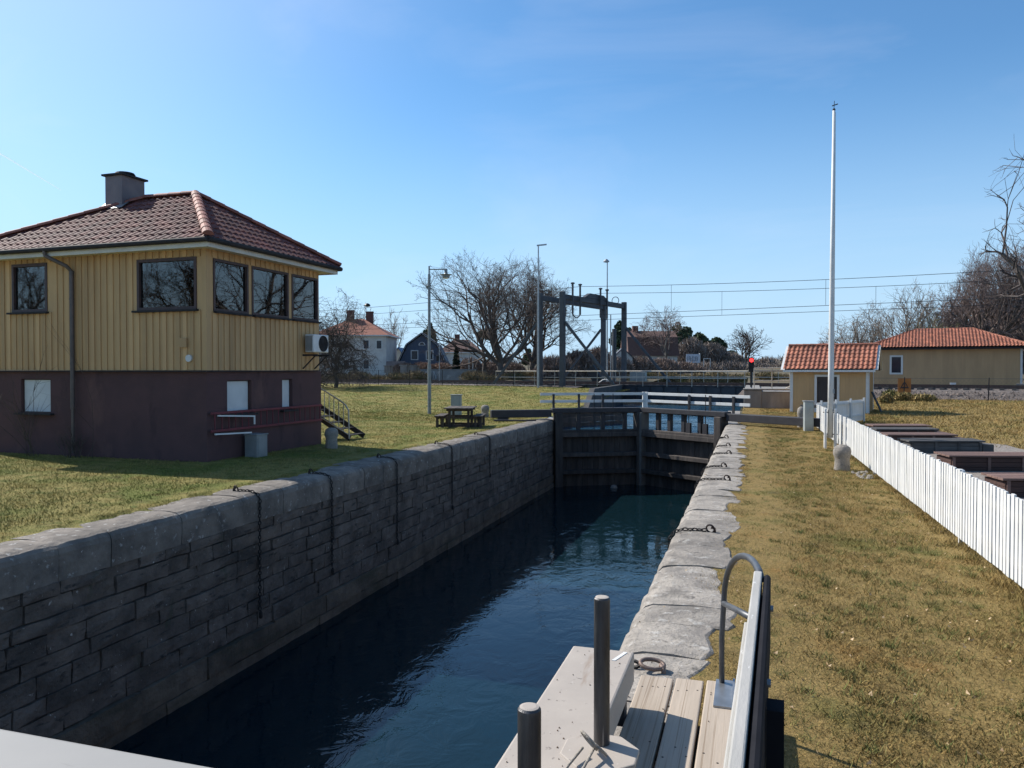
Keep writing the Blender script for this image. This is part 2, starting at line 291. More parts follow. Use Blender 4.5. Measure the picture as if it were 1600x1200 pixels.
def lock_wall(name, label, xf, sgn, y0, y1, seed):
    """xf: face position, sgn=+1 when the face looks to +X"""
    rn = random.Random(seed); root = thing(name, (xf, (y0 + y1) / 2, 0), label, 'lock wall')
    b = MB().box(*sorted((xf - sgn * .06, xf - sgn * 1.2)), y0, y1, -5, -.46); b.build('wall_core', JOINT, root)
    m = MB(); mb_ = MB(); z = -.46; ci = 0
    hs = [.17, .24, .19, .26, .21, .28, .23, .3, .36, .46, .5, .6]
    while z > -3.7:
        h = hs[min(ci, len(hs) - 1)]; y = y0 - rn.random(); low = z - h < WZ + .12 and z > WZ
        out0 = .055 if z - h < -2.62 else 0
        while y < y1:
            L = rn.uniform(.4, 1.05) * (1 + .9 * (ci > 7)); a, c = max(y, y0), min(y + L, y1)
            if c - a > .06:
                g = .005 + rn.random() * .008; out = out0 + rn.uniform(-.02, .022); ny = max(2, int((c - a) / .22)); nz = 2
                ys = [a + g + (c - a - 2 * g) * i / ny for i in range(ny + 1)]; zs = [z - h + g + (h - 2 * g) * k / nz for k in range(nz + 1)]
                V = []; F = []
                for k, zz in enumerate(zs):
                    for i, yy in enumerate(ys):
                        e = (i in (0, ny)) or (k in (0, nz))
                        V.append((xf + sgn * (out + (rn.uniform(-.012, .004) if e else rn.uniform(-.008, .014))), yy + (rn.uniform(-.012, .012) if not 0 < i < ny else 0), zz + rn.uniform(-.012, .012)))
                n = ny + 1
                for k in range(nz):
                    for i in range(ny):
                        q = (k * n + i, k * n + i + 1, (k + 1) * n + i + 1, (k + 1) * n + i); F.append(q if sgn > 0 else q[::-1])
                rim = [i for i in range(n)] + [k * n + ny for k in range(1, nz + 1)] + [nz * n + i for i in range(ny - 1, -1, -1)] + [k * n for k in range(nz - 1, 0, -1)]
                nb = len(V); V += [(xf - sgn * .075, V[i][1], V[i][2]) for i in rim]
                for q in range(len(rim)):
                    p = (q + 1) % len(rim); f = (rim[q], nb + q, nb + p, rim[p]); F.append(f if sgn > 0 else f[::-1])
                (mb_ if z - h < -2.62 else m).add(V, F, rn.random())
            y += L
        z -= h; ci += 1
    m.build('masonry', STONE, root, smooth=False); mb_.build('bottom_course', STONEB, root)
    c = MB(); y = y0
    while y < y1:
        L = min(rn.uniform(.75, 1.5) if sgn > 0 else rn.uniform(.45, 1.15), y1 - y)
        if y1 - y - L < .4: L = y1 - y
        wd = rn.uniform(.62, .88); ph = rn.random() * 9; ns = max(4, int(L / .16)); dz = rn.uniform(-.006, .008); V = []
        for i in range(ns + 1):
            t = i / ns; yy = y + .006 + (L - .012) * t; edge = 1 if 0 < i < ns else 0
            wob = .03 * math.sin(t * 3.14 * 1.3 + ph) + .03 * math.sin(t * 9 + ph * 2) + .02 * math.sin(t * 23 + ph) + rn.uniform(-.025, .025) - .012 * (abs(2 * t - 1) ** 6)
            s = sgn; xi = xf + s * (.02 + rn.uniform(-.006, .008) - (0 if edge else .018)); xo = xf - s * (wd + wob)
            prof = [(xo, -.3), (xo, .0), (xo + s * .03, .02), ((xo + xi) / 2 - s * .1, .03), ((xo + xi) / 2 + s * .12, .026), (xi - s * .13, .012), (xi - s * .06, -.012), (xi - s * .018, -.055), (xi, -.12), (xi, -.26), (xi - s * .01, -.47), (xi - s * .3, -.47)]
            V += [(px, yy, pz + dz + (rn.uniform(-.006, .006) if pz > -.2 else 0) - (0 if edge else (.005 if sgn < 0 else .012))) for (px, pz) in prof]
        n = len(prof); F = []
        for i in range(ns):
            for k in range(n - 1):
                q = (i * n + k, i * n + k + 1, (i + 1) * n + k + 1, (i + 1) * n + k); F.append(q if sgn < 0 else q[::-1])
        F += [tuple(range(n)) if sgn > 0 else tuple(range(n - 1, -1, -1)), tuple(ns * n + k for k in (range(n - 1, -1, -1) if sgn > 0 else range(n)))]
        c.add(V, F, rn.random()); y += L
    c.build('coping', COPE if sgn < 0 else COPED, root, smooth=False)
    return root
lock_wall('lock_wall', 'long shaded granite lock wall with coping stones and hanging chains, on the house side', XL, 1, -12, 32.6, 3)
lock_wall('lock_wall', 'sunlit granite lock wall with ragged coping stones beside the dry grass strip', XR, -1, -12, 31.6, 4)
# basin walls above the gate
def wing(label, pts_top, face, name='wing_wall'):
    """pts_top: list of (x,y,ztop) along the water side; face = +1 solid lies to -X"""
    a = pts_top[0]; root = thing(name, (a[0], a[1], 0), label, 'wall'); m = MB(); s = -face
    V = []
    for (x, y, z) in pts_top: V += [(x, y, -3), (x, y, z), (x + s * .35, y, z), (x + s * .35, y, -3)]
    F = []
    for i in range(len(pts_top) - 1):
        for k in range(4):
            q = (i * 4 + k, i * 4 + (k + 1) % 4, (i + 1) * 4 + (k + 1) % 4, (i + 1) * 4 + k); F.append(q if face < 0 else q[::-1])
    e = (len(pts_top) - 1) * 4; F += [(0, 1, 2, 3) if face > 0 else (3, 2, 1, 0), (e + 3, e + 2, e + 1, e) if face > 0 else (e, e + 1, e + 2, e + 3)]
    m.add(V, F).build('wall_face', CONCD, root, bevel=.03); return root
wing('shaded concrete bank wall past the far gate, its slanted end rising to the railway bridge', [(-8.3, 34.0, .02), (-8.75, 42.6, .05), (-8.9, 45.2, 1.05), (-9.7, 60.5, 1.0)], 1)
r = thing('bridge_abutment', (-.5, 43, 0), 'pale concrete bridge abutment between the water and the little tiled hut', 'abutment')
MB().prism([(-.42, 42.5, -2.5), (-.42, 56.6, -2.5), (-.42, 56.6, 1.08), (-.42, 42.5, 1.08)], (.9, 0, 0)).build('side_wall', CONC, r, bevel=.03)
MB().box(.48, 4.7, 42.52, 43.2, -1, 1.0).build('front_wall', CONC, r, bevel=.03)
MB().box(-.46, 4.7, 42.44, 43.5, 1.085, 1.16).build('cap', CONC, r, bevel=.02)
MB().box(.5, 4.7, 43.22, 56.5, -1, .98).build('fill', CONC, r)
m = MB().box(-1.2, .2, 31.62, 42.4, -2.6, -.02); tag(m.build('quay_wall', CONC), 'low concrete quay side between the far gate and the bridge abutment', 'wall')
m = MB().box(-9.2, -8.2, 32.62, 33.98, -3, -.02); tag(m.build('quay_wall', CONC), 'short concrete quay end at the hinge of the far gate by the grass', 'wall')
m = MB().add([(XL, 33.0, -2.9), (XR, 32.2, -2.9), (XR, 32.2, -3.2), (XL, 33.0, -3.2)], [(0, 1, 2, 3)])
# ------------------------------------------------------------------ grass
def grass(name, pts, hmin, hmax, wd, mat, lean=.9, seed=0):
    rg = np.random.default_rng(seed); n = len(pts); a = rg.uniform(0, 2 * np.pi, n); h = rg.uniform(hmin, hmax, n); b = rg.uniform(0, 2 * np.pi, n); l = rg.uniform(.25, 1, n) * lean * h
    d = np.stack([np.cos(a), np.sin(a), np.zeros(n)], 1) * (wd * rg.uniform(.6, 1.3, n))[:, None]
    tip = pts + np.stack([np.cos(b) * l, np.sin(b) * l, h], 1); V = np.stack([pts - d, pts + d, tip], 1).reshape(-1, 3); F = np.arange(3 * n).reshape(-1, 3)
    o = npobj(name, V, F, mat, rnd=rg.uniform(0, 1, n)); tag(o, kind='stuff'); return o
def scatter(n, fx, y0, y1, seed, keep=None, p=1.0, clump=0):
    rg = np.random.default_rng(seed); y = y0 + (y1 - y0) * rg.uniform(0, 1, n) ** p; lo, hi = fx(y); x = lo + (hi - lo) * rg.uniform(0, 1, n)
    if clump:
        s = np.sin(x * 3.1 + 1.7 * np.sin(y * 2.3)) * np.cos(y * 3.7 + np.sin(x * 4.1)) + .6 * np.sin(x * 9 + y * 7) ; k = s + rg.uniform(-1, 1, n) > -clump; x, y = x[k], y[k]
    if keep is not None: k = keep(x, y); x, y = x[k], y[k]
    return np.stack([x, y, np.array([gz(a, b) for a, b in zip(x, y)]) - .01], 1)
one = np.ones_like
tag(grass('grass', scatter(230000, lambda y: (-.50 * one(y), 2.6 * one(y)), 3.0, 31, 1, p=1.9, clump=.8), .012, .04, .0035, BLADE, 1.6, 1), 'short dry grass strip between the coping and the white picket fence', 'grass')
tag(grass('grass', scatter(60000, lambda y: (-.55 * one(y), 6 * one(y)), 30, 42.4, 11, clump=.8), .02, .06, .008, BLADE, 1.4, 2), 'short grass around the little hut and the gate beam', 'grass')
tag(grass('grass', scatter(120000, lambda y: (2.6 * one(y), 30 * one(y)), 24, 54, 12, keep=lambda x, y: (x - RO.x) * RN.x + (y - RO.y) * RN.y < -3.5, clump=.5), .03, .13, .014, BLADE, 1.5, 3), 'tussocky dry grass bank below the railway on the right', 'grass')
tag(grass('grass', scatter(260000, lambda y: (-24 * one(y), -8.72 * one(y)), 7, 36, 13, p=1.7, clump=1.3), .015, .05, .006, BLADEG, 1.4, 4), 'short green lawn in front of the yellow house', 'grass')
tag(grass('grass', scatter(110000, lambda y: (-32 * one(y), -8.9 * one(y)), 30, 66, 14, keep=lambda x, y: (x - RO.x) * RN.x + (y - RO.y) * RN.y < -3.5, clump=.7), .02, .07, .013, BLADEG, 1.4, 5), 'patchy lawn between the picnic table and the railway', 'grass')
tag(grass('grass', scatter(26000, lambda y: (-.52 * one(y), -.06 * one(y)), 3.2, 31, 15, p=1.6, clump=.3), .02, .055, .004, BLADE, 1.5, 6), 'grass creeping over the outer edge of the sunlit coping', 'grass')
tag(grass('grass', scatter(22000, lambda y: (-9.15 * one(y), -8.75 * one(y)), 8, 32, 17, clump=.3), .02, .06, .006, BLADEG, 1.5, 7), 'grass creeping over the outer edge of the shaded wall coping', 'grass')
tag(grass('grass', scatter(14000, lambda y: (2.30 * one(y), 2.62 * one(y)), 4, 30.5, 19, clump=.2), .03, .11, .005, BLADE, 1.2, 8), 'longer grass along the foot of the white picket fence', 'grass')
def tufts(n, x0, x1, y0, y1, seed, p=1.5):
    rg = np.random.default_rng(seed); y = y0 + (y1 - y0) * rg.uniform(0, 1, n) ** p; x = rg.uniform(x0, x1, n); k = 34; r = rg.uniform(.02, .09, n)
    X_ = (x[:, None] + rg.normal(0, 1, (n, k)) * r[:, None]).ravel(); Y_ = (y[:, None] + rg.normal(0, 1, (n, k)) * r[:, None]).ravel(); return np.stack([X_, Y_, np.array([gz(a, b) for a, b in zip(X_, Y_)]) - .01], 1)
TUFT = M('green tufts', (.11, .13, .035), (.20, .17, .06), .95, 3, 4, rnd=.4, world=True); tag(grass('grass', tufts(800, -.1, 2.4, 3.4, 30, 3), .025, .07, .004, TUFT, 1.3, 9), 'greener tufts standing in the dry grass strip', 'grass')
LEAF = M('dead leaves', (.30, .19, .10), (.42, .32, .2), .9, 30, 2, rnd=.4, world=True); P_ = scatter(900, lambda y: (-.9 * one(y), 2.4 * one(y)), 3.2, 28, 23, p=1.7); P_[:, 2] += .03; tag(grass('dead_leaves', P_, .004, .02, .014, LEAF, 2, 10), 'dead leaves scattered on the dry grass strip', 'leaves')
# gravel yard behind the picket fence
GRAV = M('gravel', (.33, .29, .25), (.15, .13, .115), .95, 22, 8, bump=1, bsc=60, fac=(.35, .65), world=True)
m = MB(); P = [(2.62, 2), (9.5, 2)] + [(9.2 + .5 * math.sin(y * 1.3) - max(0, y - 20) * .55, y) for y in range(4, 27, 1)] + [(2.7, 26.4)]
m.add([(x, y, gz(x, y) + .022) for x, y in P], [tuple(range(len(P)))]); tag(m.build('gravel_yard', GRAV), kind='structure')
# ------------------------------------------------------------------ shared building helpers
YEL = M('yellow painted boards', (.55, .345, .165), (.47, .29, .14), .75, 1.6, 8, bump=.15, bsc=20, stretch=(1, 1, .25), rnd=.2, spots=[((.34, .19, .08), .8, .60, .78, (1, 1, .5)), ((.26, .17, .09), 6, .66, .76, (3, 3, .3))])
MAROON = M('maroon plaster', (.105, .054, .053), (.085, .046, .046), .92, 1.3, 9, bump=.5, bsc=45, spots=[((.16, .085, .07), .8, .58, .78, (1, 1, .6)), ((.055, .03, .032), 1.7, .58, .75, (1, 1, .4)), ((.2, .14, .12), 12, .68, .76, (1, 1, .4))])
WHITE = M('white paint', (.66, .655, .635), (.59, .585, .565), .55, 3, 8, bump=.08, bsc=25, rnd=.05, spots=[((.52, .52, .44), 1.7, .64, .8, (1, 1, .6)), ((.45, .42, .36), 14, .70, .76, (1, 1, .5))])
OFFW = M('pale trim paint', (.60, .56, .48), (.52, .48, .42), .6, 3)
DARKM = M('dark gutter metal', (.045, .04, .04), (.03, .028, .03), .75, 5, spec=.15)
FRAME = M('dark brown window frame', (.07, .035, .032), (.05, .028, .025), .5, 6)
GALV = M('galvanised steel', (.36, .37, .38), (.27, .28, .29), .42, 9, 7, metal=.75, rnd=.05, bump=.05, bsc=40)
PIPE = M('brown downpipe', (.13, .10, .09), (.09, .075, .07), .5, 5, metal=.2)
TILE = M('dark red concrete tiles', (.155, .045, .035), (.10, .032, .028), .72, 2.2, 8, bump=.25, bsc=30, rnd=.28, spots=[((.05, .03, .028), 1.3, .56, .75, (1, 1, 1))])
TILER = M('red ridge tiles', (.30, .10, .065), (.21, .075, .055), .7, 3, 8, bump=.2, bsc=30, rnd=.25)
CLAY = M('orange clay tiles', (.32, .115, .066), (.23, .085, .053), .75, 2, 8, bump=.25, bsc=30, rnd=.28, spots=[((.10, .05, .035), 1.4, .58, .72, (1, 1, 1)), ((.55, .26, .13), 5, .66, .75, (1, 1, 1))])
PANE = glass('window glass', (.58, .67, .68), .93)
BLIND = M('white window blind', (.62, .63, .62), (.55, .56, .56), .6, 2)
ROOM = M('room interior', (.50, .47, .41), (.42, .40, .35), .9, 1)
PANED = M('dark window glass', (.02, .026, .038), (.03, .036, .05), .08, 1.5, spec=.35)
TARPAPER = M('roof underlay', (.035, .03, .03), None, .9)
def holed_wall(m, o, ux, uz, n, W, H, th, holes, r=None):
    """solid wall W x H at o (lower corner), thickness th along -n, rectangular holes (x0,x1,z0,z1)"""
    o, ux, uz, n = Vector(o), Vector(ux), Vector(uz), Vector(n)
    xs = sorted({0, W, *[h[0] for h in holes], *[h[1] for h in holes]}); xs = [x for x in xs if 0 <= x <= W]
    for a, b in zip(xs, xs[1:]):
        cx = (a + b) / 2; hz = sorted([(h[2], h[3]) for h in holes if h[0] < cx < h[1]]); z = 0
        for (p, q) in hz + [(H, H)]:
            if p > z + 1e-4: m.obox(o + ux * a + uz * z - n * th, ux * (b - a), uz * (p - z), n * th, .5 if r is None else r)
            z = q
def battens(m, o, ux, uz, n, W, H, holes, pitch, bw, bt):
    o, ux, uz, n = Vector(o), Vector(ux), Vector(uz), Vector(n); x = pitch * .5
    while x < W - .02:
        a, b = x - bw / 2, x + bw / 2; z = 0; hz = sorted([(h[2] - .01, h[3] + .01) for h in holes if h[0] - .03 < b and h[1] + .03 > a]); rr = random.random()
        for (p, q) in hz + [(H, H)]:
            if p > z + .03: m.obox(o + ux * a + uz * z - n * .004, ux * bw, uz * (p - z), n * (bt + .004), rr)
            z = max(z, q)
        x += pitch
def tile_slope(m, E, e, g, n, H, xlo, xhi, tw, th, amp=.035, lap=.03, seg=5):
    """pantiles on a slope: E eave origin, e along the eave, g up the slope, n normal; xlo/xhi give the limits at slope height h"""
    E, e, g, n = Vector(E), Vector(e), Vector(g), Vector(n); h = 0; row = 0
    while h < H - .02:
        h2 = min(h + th, H); hm = h + .02; a0, b0 = xlo(h), xhi(h); a1, b1 = xlo(h2), xhi(h2)
        lo, hi = min(a0, a1), max(b0, b1); k0, k1 = math.floor(lo / tw), math.ceil(hi / tw)
        for k in range(k0, k1):
            V = []; rr = random.random()
            for j in range(seg + 1):
                x = (k + j / seg) * tw; ph = j / seg; zz = amp * (math.sin(ph * 2 * math.pi) * .5 + .5) ** 1.0
                xb, xt = min(max(x, a0), b0), min(max(x, a1), b1)
                V += [E + e * xb + g * h + n * (lap + zz - .03), E + e * xb + g * h + n * (lap + zz), E + e * xt + g * (h2 + .015) + n * (zz + .004)]
            if abs(V[-1].dot(e) - V[2].dot(e)) < 1e-4 and abs(V[-2].dot(e) - V[1].dot(e)) < 1e-4: continue
            F = []
            for j in range(seg):
                p, q = j * 3, j * 3 + 3; F += [(p, q, q + 1, p + 1), (p + 1, q + 1, q + 2, p + 2)]
            m.add(V, F, rr)
        h = h2; row += 1
def ridge(m, a, b, rad=.12, L=.38, up=(0, 0, 1)):
    a, b = Vector(a), Vector(b); d = b - a; n = max(1, int(d.length / L)); u = d.normalized(); x = u.cross(Vector(up)).normalized(); y = x.cross(u)
    for i in range(n):
        p, q = a + d * (i / n), a + d * ((i + 1.12) / n); V = []
        for (c, rr) in ((p, rad), (q, rad * .86)):
            for k in range(9):
                t = math.pi * (k / 8); V.append(c + x * (rr * math.cos(t)) + y * (rr * .85 * math.sin(t)))
        F = [(k, k + 1, 9 + k + 1, 9 + k) for k in range(8)] + [tuple(range(8, -1, -1)), tuple(range(9, 18))]
        m.add(V, F)
def window(root, o, ux, uz, n, W, H, fm, pm, mull=0, trans=0, fw=.06, sill=None, sillm=None, depth=.08, label=None, proud=.02, bars=.03):
    """window > pane, sill; o lower corner in wall plane (root space)"""
    o, ux, uz, n = Vector(o), Vector(ux), Vector(uz), Vector(n); m = MB()
    for (x, z, w, h) in ((0, 0, fw, H), (W - fw, 0, fw, H), (fw, 0, W - 2 * fw, fw), (fw, H - fw, W - 2 * fw, fw)): m.obox(o + ux * x + uz * z - n * depth, ux * w, uz * h, n * (depth + proud))
    for i in range(mull): m.obox(o + ux * (W * (i + 1) / (mull + 1) - bars / 2) + uz * fw - n * .03, ux * bars, uz * (H - 2 * fw), n * .035)
    for i in range(trans): m.obox(o + ux * fw + uz * (H * (i + 1) / (trans + 1) - bars / 2) - n * .03, ux * (W - 2 * fw), uz * bars, n * .033)
    f = m.build('window', fm, root, world=False); 
    if label: f['label'] = label
    p = MB().obox(o + ux * fw + uz * fw - n * (depth * .62), ux * (W - 2 * fw), uz * (H - 2 * fw), n * .008).build('pane', pm, f, world=False)
    if sill:
        s = MB().obox(o - ux * sill - uz * .05 - n * .03, ux * (W + 2 * sill), uz * .045, n * .15).build('sill', sillm or fm, f, world=False)
    return f
# ------------------------------------------------------------------ the yellow canal house
HT = 1.5                                 # turn of the house
HA = Vector((-12.15, 15.05, -.02))          # near corner on the ground
house = thing('canal_house', HA, 'two-storey house with yellow boards over a maroon base and dark red hip roof', 'house', R_(-HT))
HM = WM[house.name]; HI = HM.inverted()
LW, LD, H1, H2, OV = 7.45, 4.55, 2.13, 4.98, .42   # length (to -x), depth (to +y), heights, eaves
def hp_front(u, v): q = HI @ atp(u, v, HA, HM.to_3x3() @ Vector((0, -1, 0))); return q.x, q.z
def hp_right(u, v): q = HI @ atp(u, v, HA, HM.to_3x3() @ Vector((1, 0, 0))); return q.y, q.z
def rect(f, u0, v0, u1, v1, flip=False):
    a, b, c, d = f(u0, (v0[0] if isinstance(v0, tuple) else v0)), f(u1, (v1[0] if isinstance(v1, tuple) else v1)), None, None
    return a, b
X, Y, Z = Vector((1, 0, 0)), Vector((0, 1, 0)), Vector((0, 0, 1))
def fr(u0, u1, vt, vb):                  # rectangle on the front wall from its photo edges
    xa, xb = hp_front(u0, (vt + vb) / 2)[0], hp_front(u1, (vt + vb) / 2)[0]; um = (u0 + u1) / 2
    return xa, xb, hp_front(um, vb)[1], hp_front(um, vt)[1]
def rr_(u0, u1, vt, vb):
    ya, yb = hp_right(u0, (vt + vb) / 2)[0], hp_right(u1, (vt + vb) / 2)[0]; um = (u0 + u1) / 2
    return ya, yb, hp_right(um, vb)[1], hp_right(um, vt)[1]
F1, F2, F3 = fr(22, 77, 412.5, 488), fr(217, 310, 404, 484.5), fr(33, 79, 592, 645)
G = [rr_(330, 385, 410, 488.5), rr_(390.5, 448, 421, 495), rr_(453, 494, 431, 500.5)]
zt = sum(g[3] for g in G) / 3; zb = sum(g[2] for g in G) / 3; G = [(g[0], g[1], zb, zt) for g in G]
B1, B2 = rr_(355, 393, 594, 646), rr_(441, 457, 592, 640)
# base
m = MB(); o = Vector((-LW, 0, 0))
hF = [(F3[0] + LW, F3[1] + LW, F3[2], F3[3])]
holed_wall(m, (-LW, 0, -.3), X, Z, -Y, LW, H1 + .3, .3, [(a, b, c + .3, d + .3) for a, b, c, d in hF])
holed_wall(m, (0, .3, -.3), Y, Z, X, LD - .3, H1 + .3, .3, [(a - .3, b - .3, c + .3, d + .3) for a, b, c, d in (B1, B2)])
m.box(-LW, 0, LD - .001, LD + .25, -.3, H1); m.box(-LW - .25, -LW - .001, 0, LD, -.3, H1); m.box(-LW, -.3, .3, LD, H1 - .15, H1 - .01)
m.build('base_wall', MAROON, house, world=False)
# upper wall: boards with openings right through the watch room
m = MB(); up = .05; zz0, HH = H1 + .03, H2 - H1 - .03
W = LW + up; wins = [(F1[0] + LW, F1[1] + LW, F1[2] - zz0, F1[3] - zz0), (F2[0] + LW, F2[1] + LW, F2[2] - zz0, F2[3] - zz0)]
holed_wall(m, (-LW, -up, zz0), X, Z, -Y, W, HH, .15, wins); battens(m, (-LW, -up, zz0), X, Z, -Y, W - .1, HH, wins, .2, .105, .024)
g2 = [(a, b, c - zz0, d - zz0) for a, b, c, d in G]
holed_wall(m, (up, .1, zz0), Y, Z, X, LD - .1, HH, .15, [(a - .1, b - .1, c, d) for a, b, c, d in g2]); battens(m, (up, .1, zz0), Y, Z, X, LD - .1, HH, [(a - .1, b - .1, c, d) for a, b, c, d in g2], .2, .105, .024)
bk = [(LW - 3.3, LW - 1.75, zb - zz0, zt - zz0), (LW - 1.45, LW - .25, zb - zz0, zt - zz0)]
holed_wall(m, (-LW, LD, zz0), X, Z, -Y, LW, HH, .15, bk)
m.box(-LW - up, -LW - .001, -up, LD, zz0, H2)
m.obox((up - .1, -up - .028, zz0), X * .128, Y * .128, Z * HH)
m.build('board_wall', YEL, house, world=False)
MB().box(-LW - up - .02, up + .03, -up - .05, LD, H1 - .005, H1 + .026).build('drip_flashing', DARKM, house, world=False)
m = MB().box(-LW + .02, -.12, .13, LD - .16, H1 + .04, H1 + .12); m.box(-LW + .02, -.12, .13, LD - .16, H2 - .1, H2 - .02); m.box(-4.2, -4.1, .13, LD - .17, H1 + .12, H2 - .1)
m.box(-1.95, -1.7, 3.6, 3.9, H1 + .12, H2 - .1)
m.build('room', ROOM, house, world=False)
m = MB()
for (a, b, c, d) in G: m.box(-.2, -.19, a + .03, b - .03, d - .24, d - .02)
m.each('valance', WHITE, house, world=False)
m = MB()
for xx in (F1[0] + .12, F1[1] - .3): m.box(xx, xx + .16, .2, .24, F1[2] + .03, F1[3] - .03)
m.each('curtain', OFFW, house, world=False)
# chair back seen through the big window
m = MB().lathe((-1.25, .95, 3.55), [(.05, 0), (.2, .04), (.24, .2), (.2, .34), (.05, .38)], 14, sq=.5); m.obox((-1.2, .9, 2.3), X * .34, Y * .2, Z * 1.32); m.build('indoor_chair', DARKM, house, world=False, bevel=.04)
for (a, b, c, d) in (F1, F2): window(house, (a, -up, c), X, Z, -Y, b - a, d - c, FRAME, PANE, fw=.07, sill=.07, sillm=DARKM)
for (a, b, c, d) in G: window(house, (up, a, c), Y, Z, X, b - a, d - c, FRAME, PANE, fw=.06, sill=.02, sillm=DARKM)
for (a, b, c, d) in bk: window(house, (a - LW, LD + .15, c + zz0), X, Z, Y, b - a, d - c, FRAME, PANE, fw=.07)
window(house, (F3[0], -.0, F3[2]), X, Z, -Y, F3[1] - F3[0], F3[3] - F3[2], FRAME, BLIND, fw=.03, sill=.12, sillm=DARKM, depth=.14, proud=-.08, label='basement window with a white blind')
for (a, b, c, d) in (B1, B2): window(house, (0, a, c), Y, Z, X, b - a, d - c, FRAME, BLIND, fw=.03, sill=.1, sillm=DARKM, depth=.16, proud=-.1)
# faded patches and trim stay on the boards; round alarm lamp, vent and yellow gas tag on the front
q = hp_front(300, 560); MB().lathe((q[0], -up - .03, q[1]), [(.01, 0)], 3)
m = MB(); c = Vector((q[0], -up - .02, q[1])); m.tube([c, c - Y * .06], .085, 16); m.build('round_lamp', WHITE, house, world=False, bevel=.01)
q = hp_front(291, 533); MB().obox((q[0] - .1, -up - .024, q[1] - .15), X * .2, Y * -.05, Z * .22).build('vent_grille', YEL, house, world=False)
# eaves, fascia, gutter
x0, x1, y0, y1 = -LW - OV, OV, -OV, LD + OV
MB().box(x0, x1, y0, y1, H2, H2 + .03).build('soffit', OFFW, house, world=False)
m = MB(); m.box(x0 - .03, x1 + .03, y0 - .03, y0, H2 - .03, H2 + .15); m.box(x1, x1 + .03, y0, y1 + .03, H2 - .03, H2 + .15); m.box(x0, x1, y1, y1 + .03, H2 - .03, H2 + .15); m.box(x0 - .03, x0, y0, y1, H2 - .03, H2 + .15); m.build('fascia', OFFW, house, world=False)
m = MB(); gx0, gx1, gy0, gy1 = x0 - .1, x1 + .1, y0 - .1, y1 + .1
for a, b in (((gx0, gy0), (gx1, gy0)), ((gx1, gy0), (gx1, gy1)), ((gx1, gy1), (gx0, gy1)), ((gx0, gy1), (gx0, gy0))): m.tube([(a[0], a[1], H2 + .13), (b[0], b[1], H2 + .13)], .062, 10)
m.build('gutter', DARKM, house, world=False)
# hip roof
x0 -= .08; x1 += .08; y0 -= .08; y1 += .08; ZE = H2 + .16; RH = 1.72; D2 = (y1 - y0) / 2
HR = 2.75; HL = 4.0                     # plan run of the right and the left hip
rA, rB = Vector((x0 + HL, (y0 + y1) / 2, ZE + RH)), Vector((x1 - HR, (y0 + y1) / 2, ZE + RH))
c00, c10, c11, c01 = (Vector(p) for p in ((x0, y0, ZE), (x1, y0, ZE), (x1, y1, ZE), (x0, y1, ZE)))
dz = Vector((0, 0, -.03)); MB().add([p + dz for p in (c00, c10, c11, c01, rA, rB)], [(0, 1, 5, 4), (1, 2, 5), (2, 3, 4, 5), (3, 0, 4), (3, 2, 1, 0)]).build('roof_deck', TARPAPER, house, world=False)
roof = MB(); L = x1 - x0; Ls = math.hypot(D2, RH); g = Vector((0, D2, RH)).normalized(); tile_slope(roof, c00, X, g, X.cross(g), Ls, lambda h: HL * h / Ls, lambda h: L - HR * h / Ls, .225, .34)
g = Vector((-HR, 0, RH)).normalized(); Lr = math.hypot(HR, RH); Dd = y1 - y0; tile_slope(roof, c10, Y, g, Y.cross(g), Lr, lambda h: D2 * h / Lr, lambda h: Dd - D2 * h / Lr, .225, .34)
roof = roof.build('roof', TILE, house, world=False)
m = MB(); ridge(m, c10 + Z * .06, rB + Z * .05, .13); ridge(m, rA + Z * .05, rB + Z * .05, .12); ridge(m, c11 + Z * .06, rB + Z * .05, .12); ridge(m, c00 + Z * .06, rA + Z * .05, .12); ridge(m, c01 + Z * .06, rA + Z * .05, .12); m.build('ridge_tiles', TILER, roof, world=False)
CHIM = M('grey chimney sheet', (.20, .155, .15), (.16, .125, .125), .55, 2, metal=.2)
cxm = HI @ atp(186, 300, HM @ rA, HM.to_3x3() @ Y); cx = cxm.x + .28
m = MB().box(cx - .29, cx + .29, rA.y - .46, rA.y + .34, ZE + RH - .75, ZE + RH + .62); chim = m.build('chimney', CHIM, roof, world=False)
chz = ZE + RH + .62
MB().add([(cx - .42, rA.y - .62, ZE + RH - .30), (cx + .42, rA.y - .62, ZE + RH - .30), (cx + .42, rA.y - .30, ZE + RH - .06), (cx - .42, rA.y - .30, ZE + RH - .06)], [(0, 1, 2, 3)]).build('flashing', GALV, roof, world=False)
m = MB().box(cx - .36, cx + .36, rA.y - .53, rA.y + .41, chz, chz + .05); m.lathe((cx, rA.y - .06, chz + .05), [(.2, 0), (.2, .05), (.27, .06), (.24, .11), (.05, .14)], 18); m.build('chimney_cap', DARKM, roof, world=False)
# downpipe
m = MB(); a = hp_front(96, 390); xd = hp_front(120, 560)[0]; z2 = hp_front(120, 425)[1]
m.tube([(xd - .42, -OV - .1, H2 + .1), (xd - .42, -OV - .08, H2 - .02), (xd - .06, -.22, z2 + .12), (xd, -.13, z2), (xd, -.13, 1.2)], .05, 12); m.tube([(xd, -.13, 1.22), (xd, -.13, .1)], .036, 10)
for z in (3.9, 2.3, 1.2): m.lathe((xd, -.13, z), [(.056, 0), (.056, .05)], 12)
m.build('downpipe', PIPE, house, world=False, smooth=False)
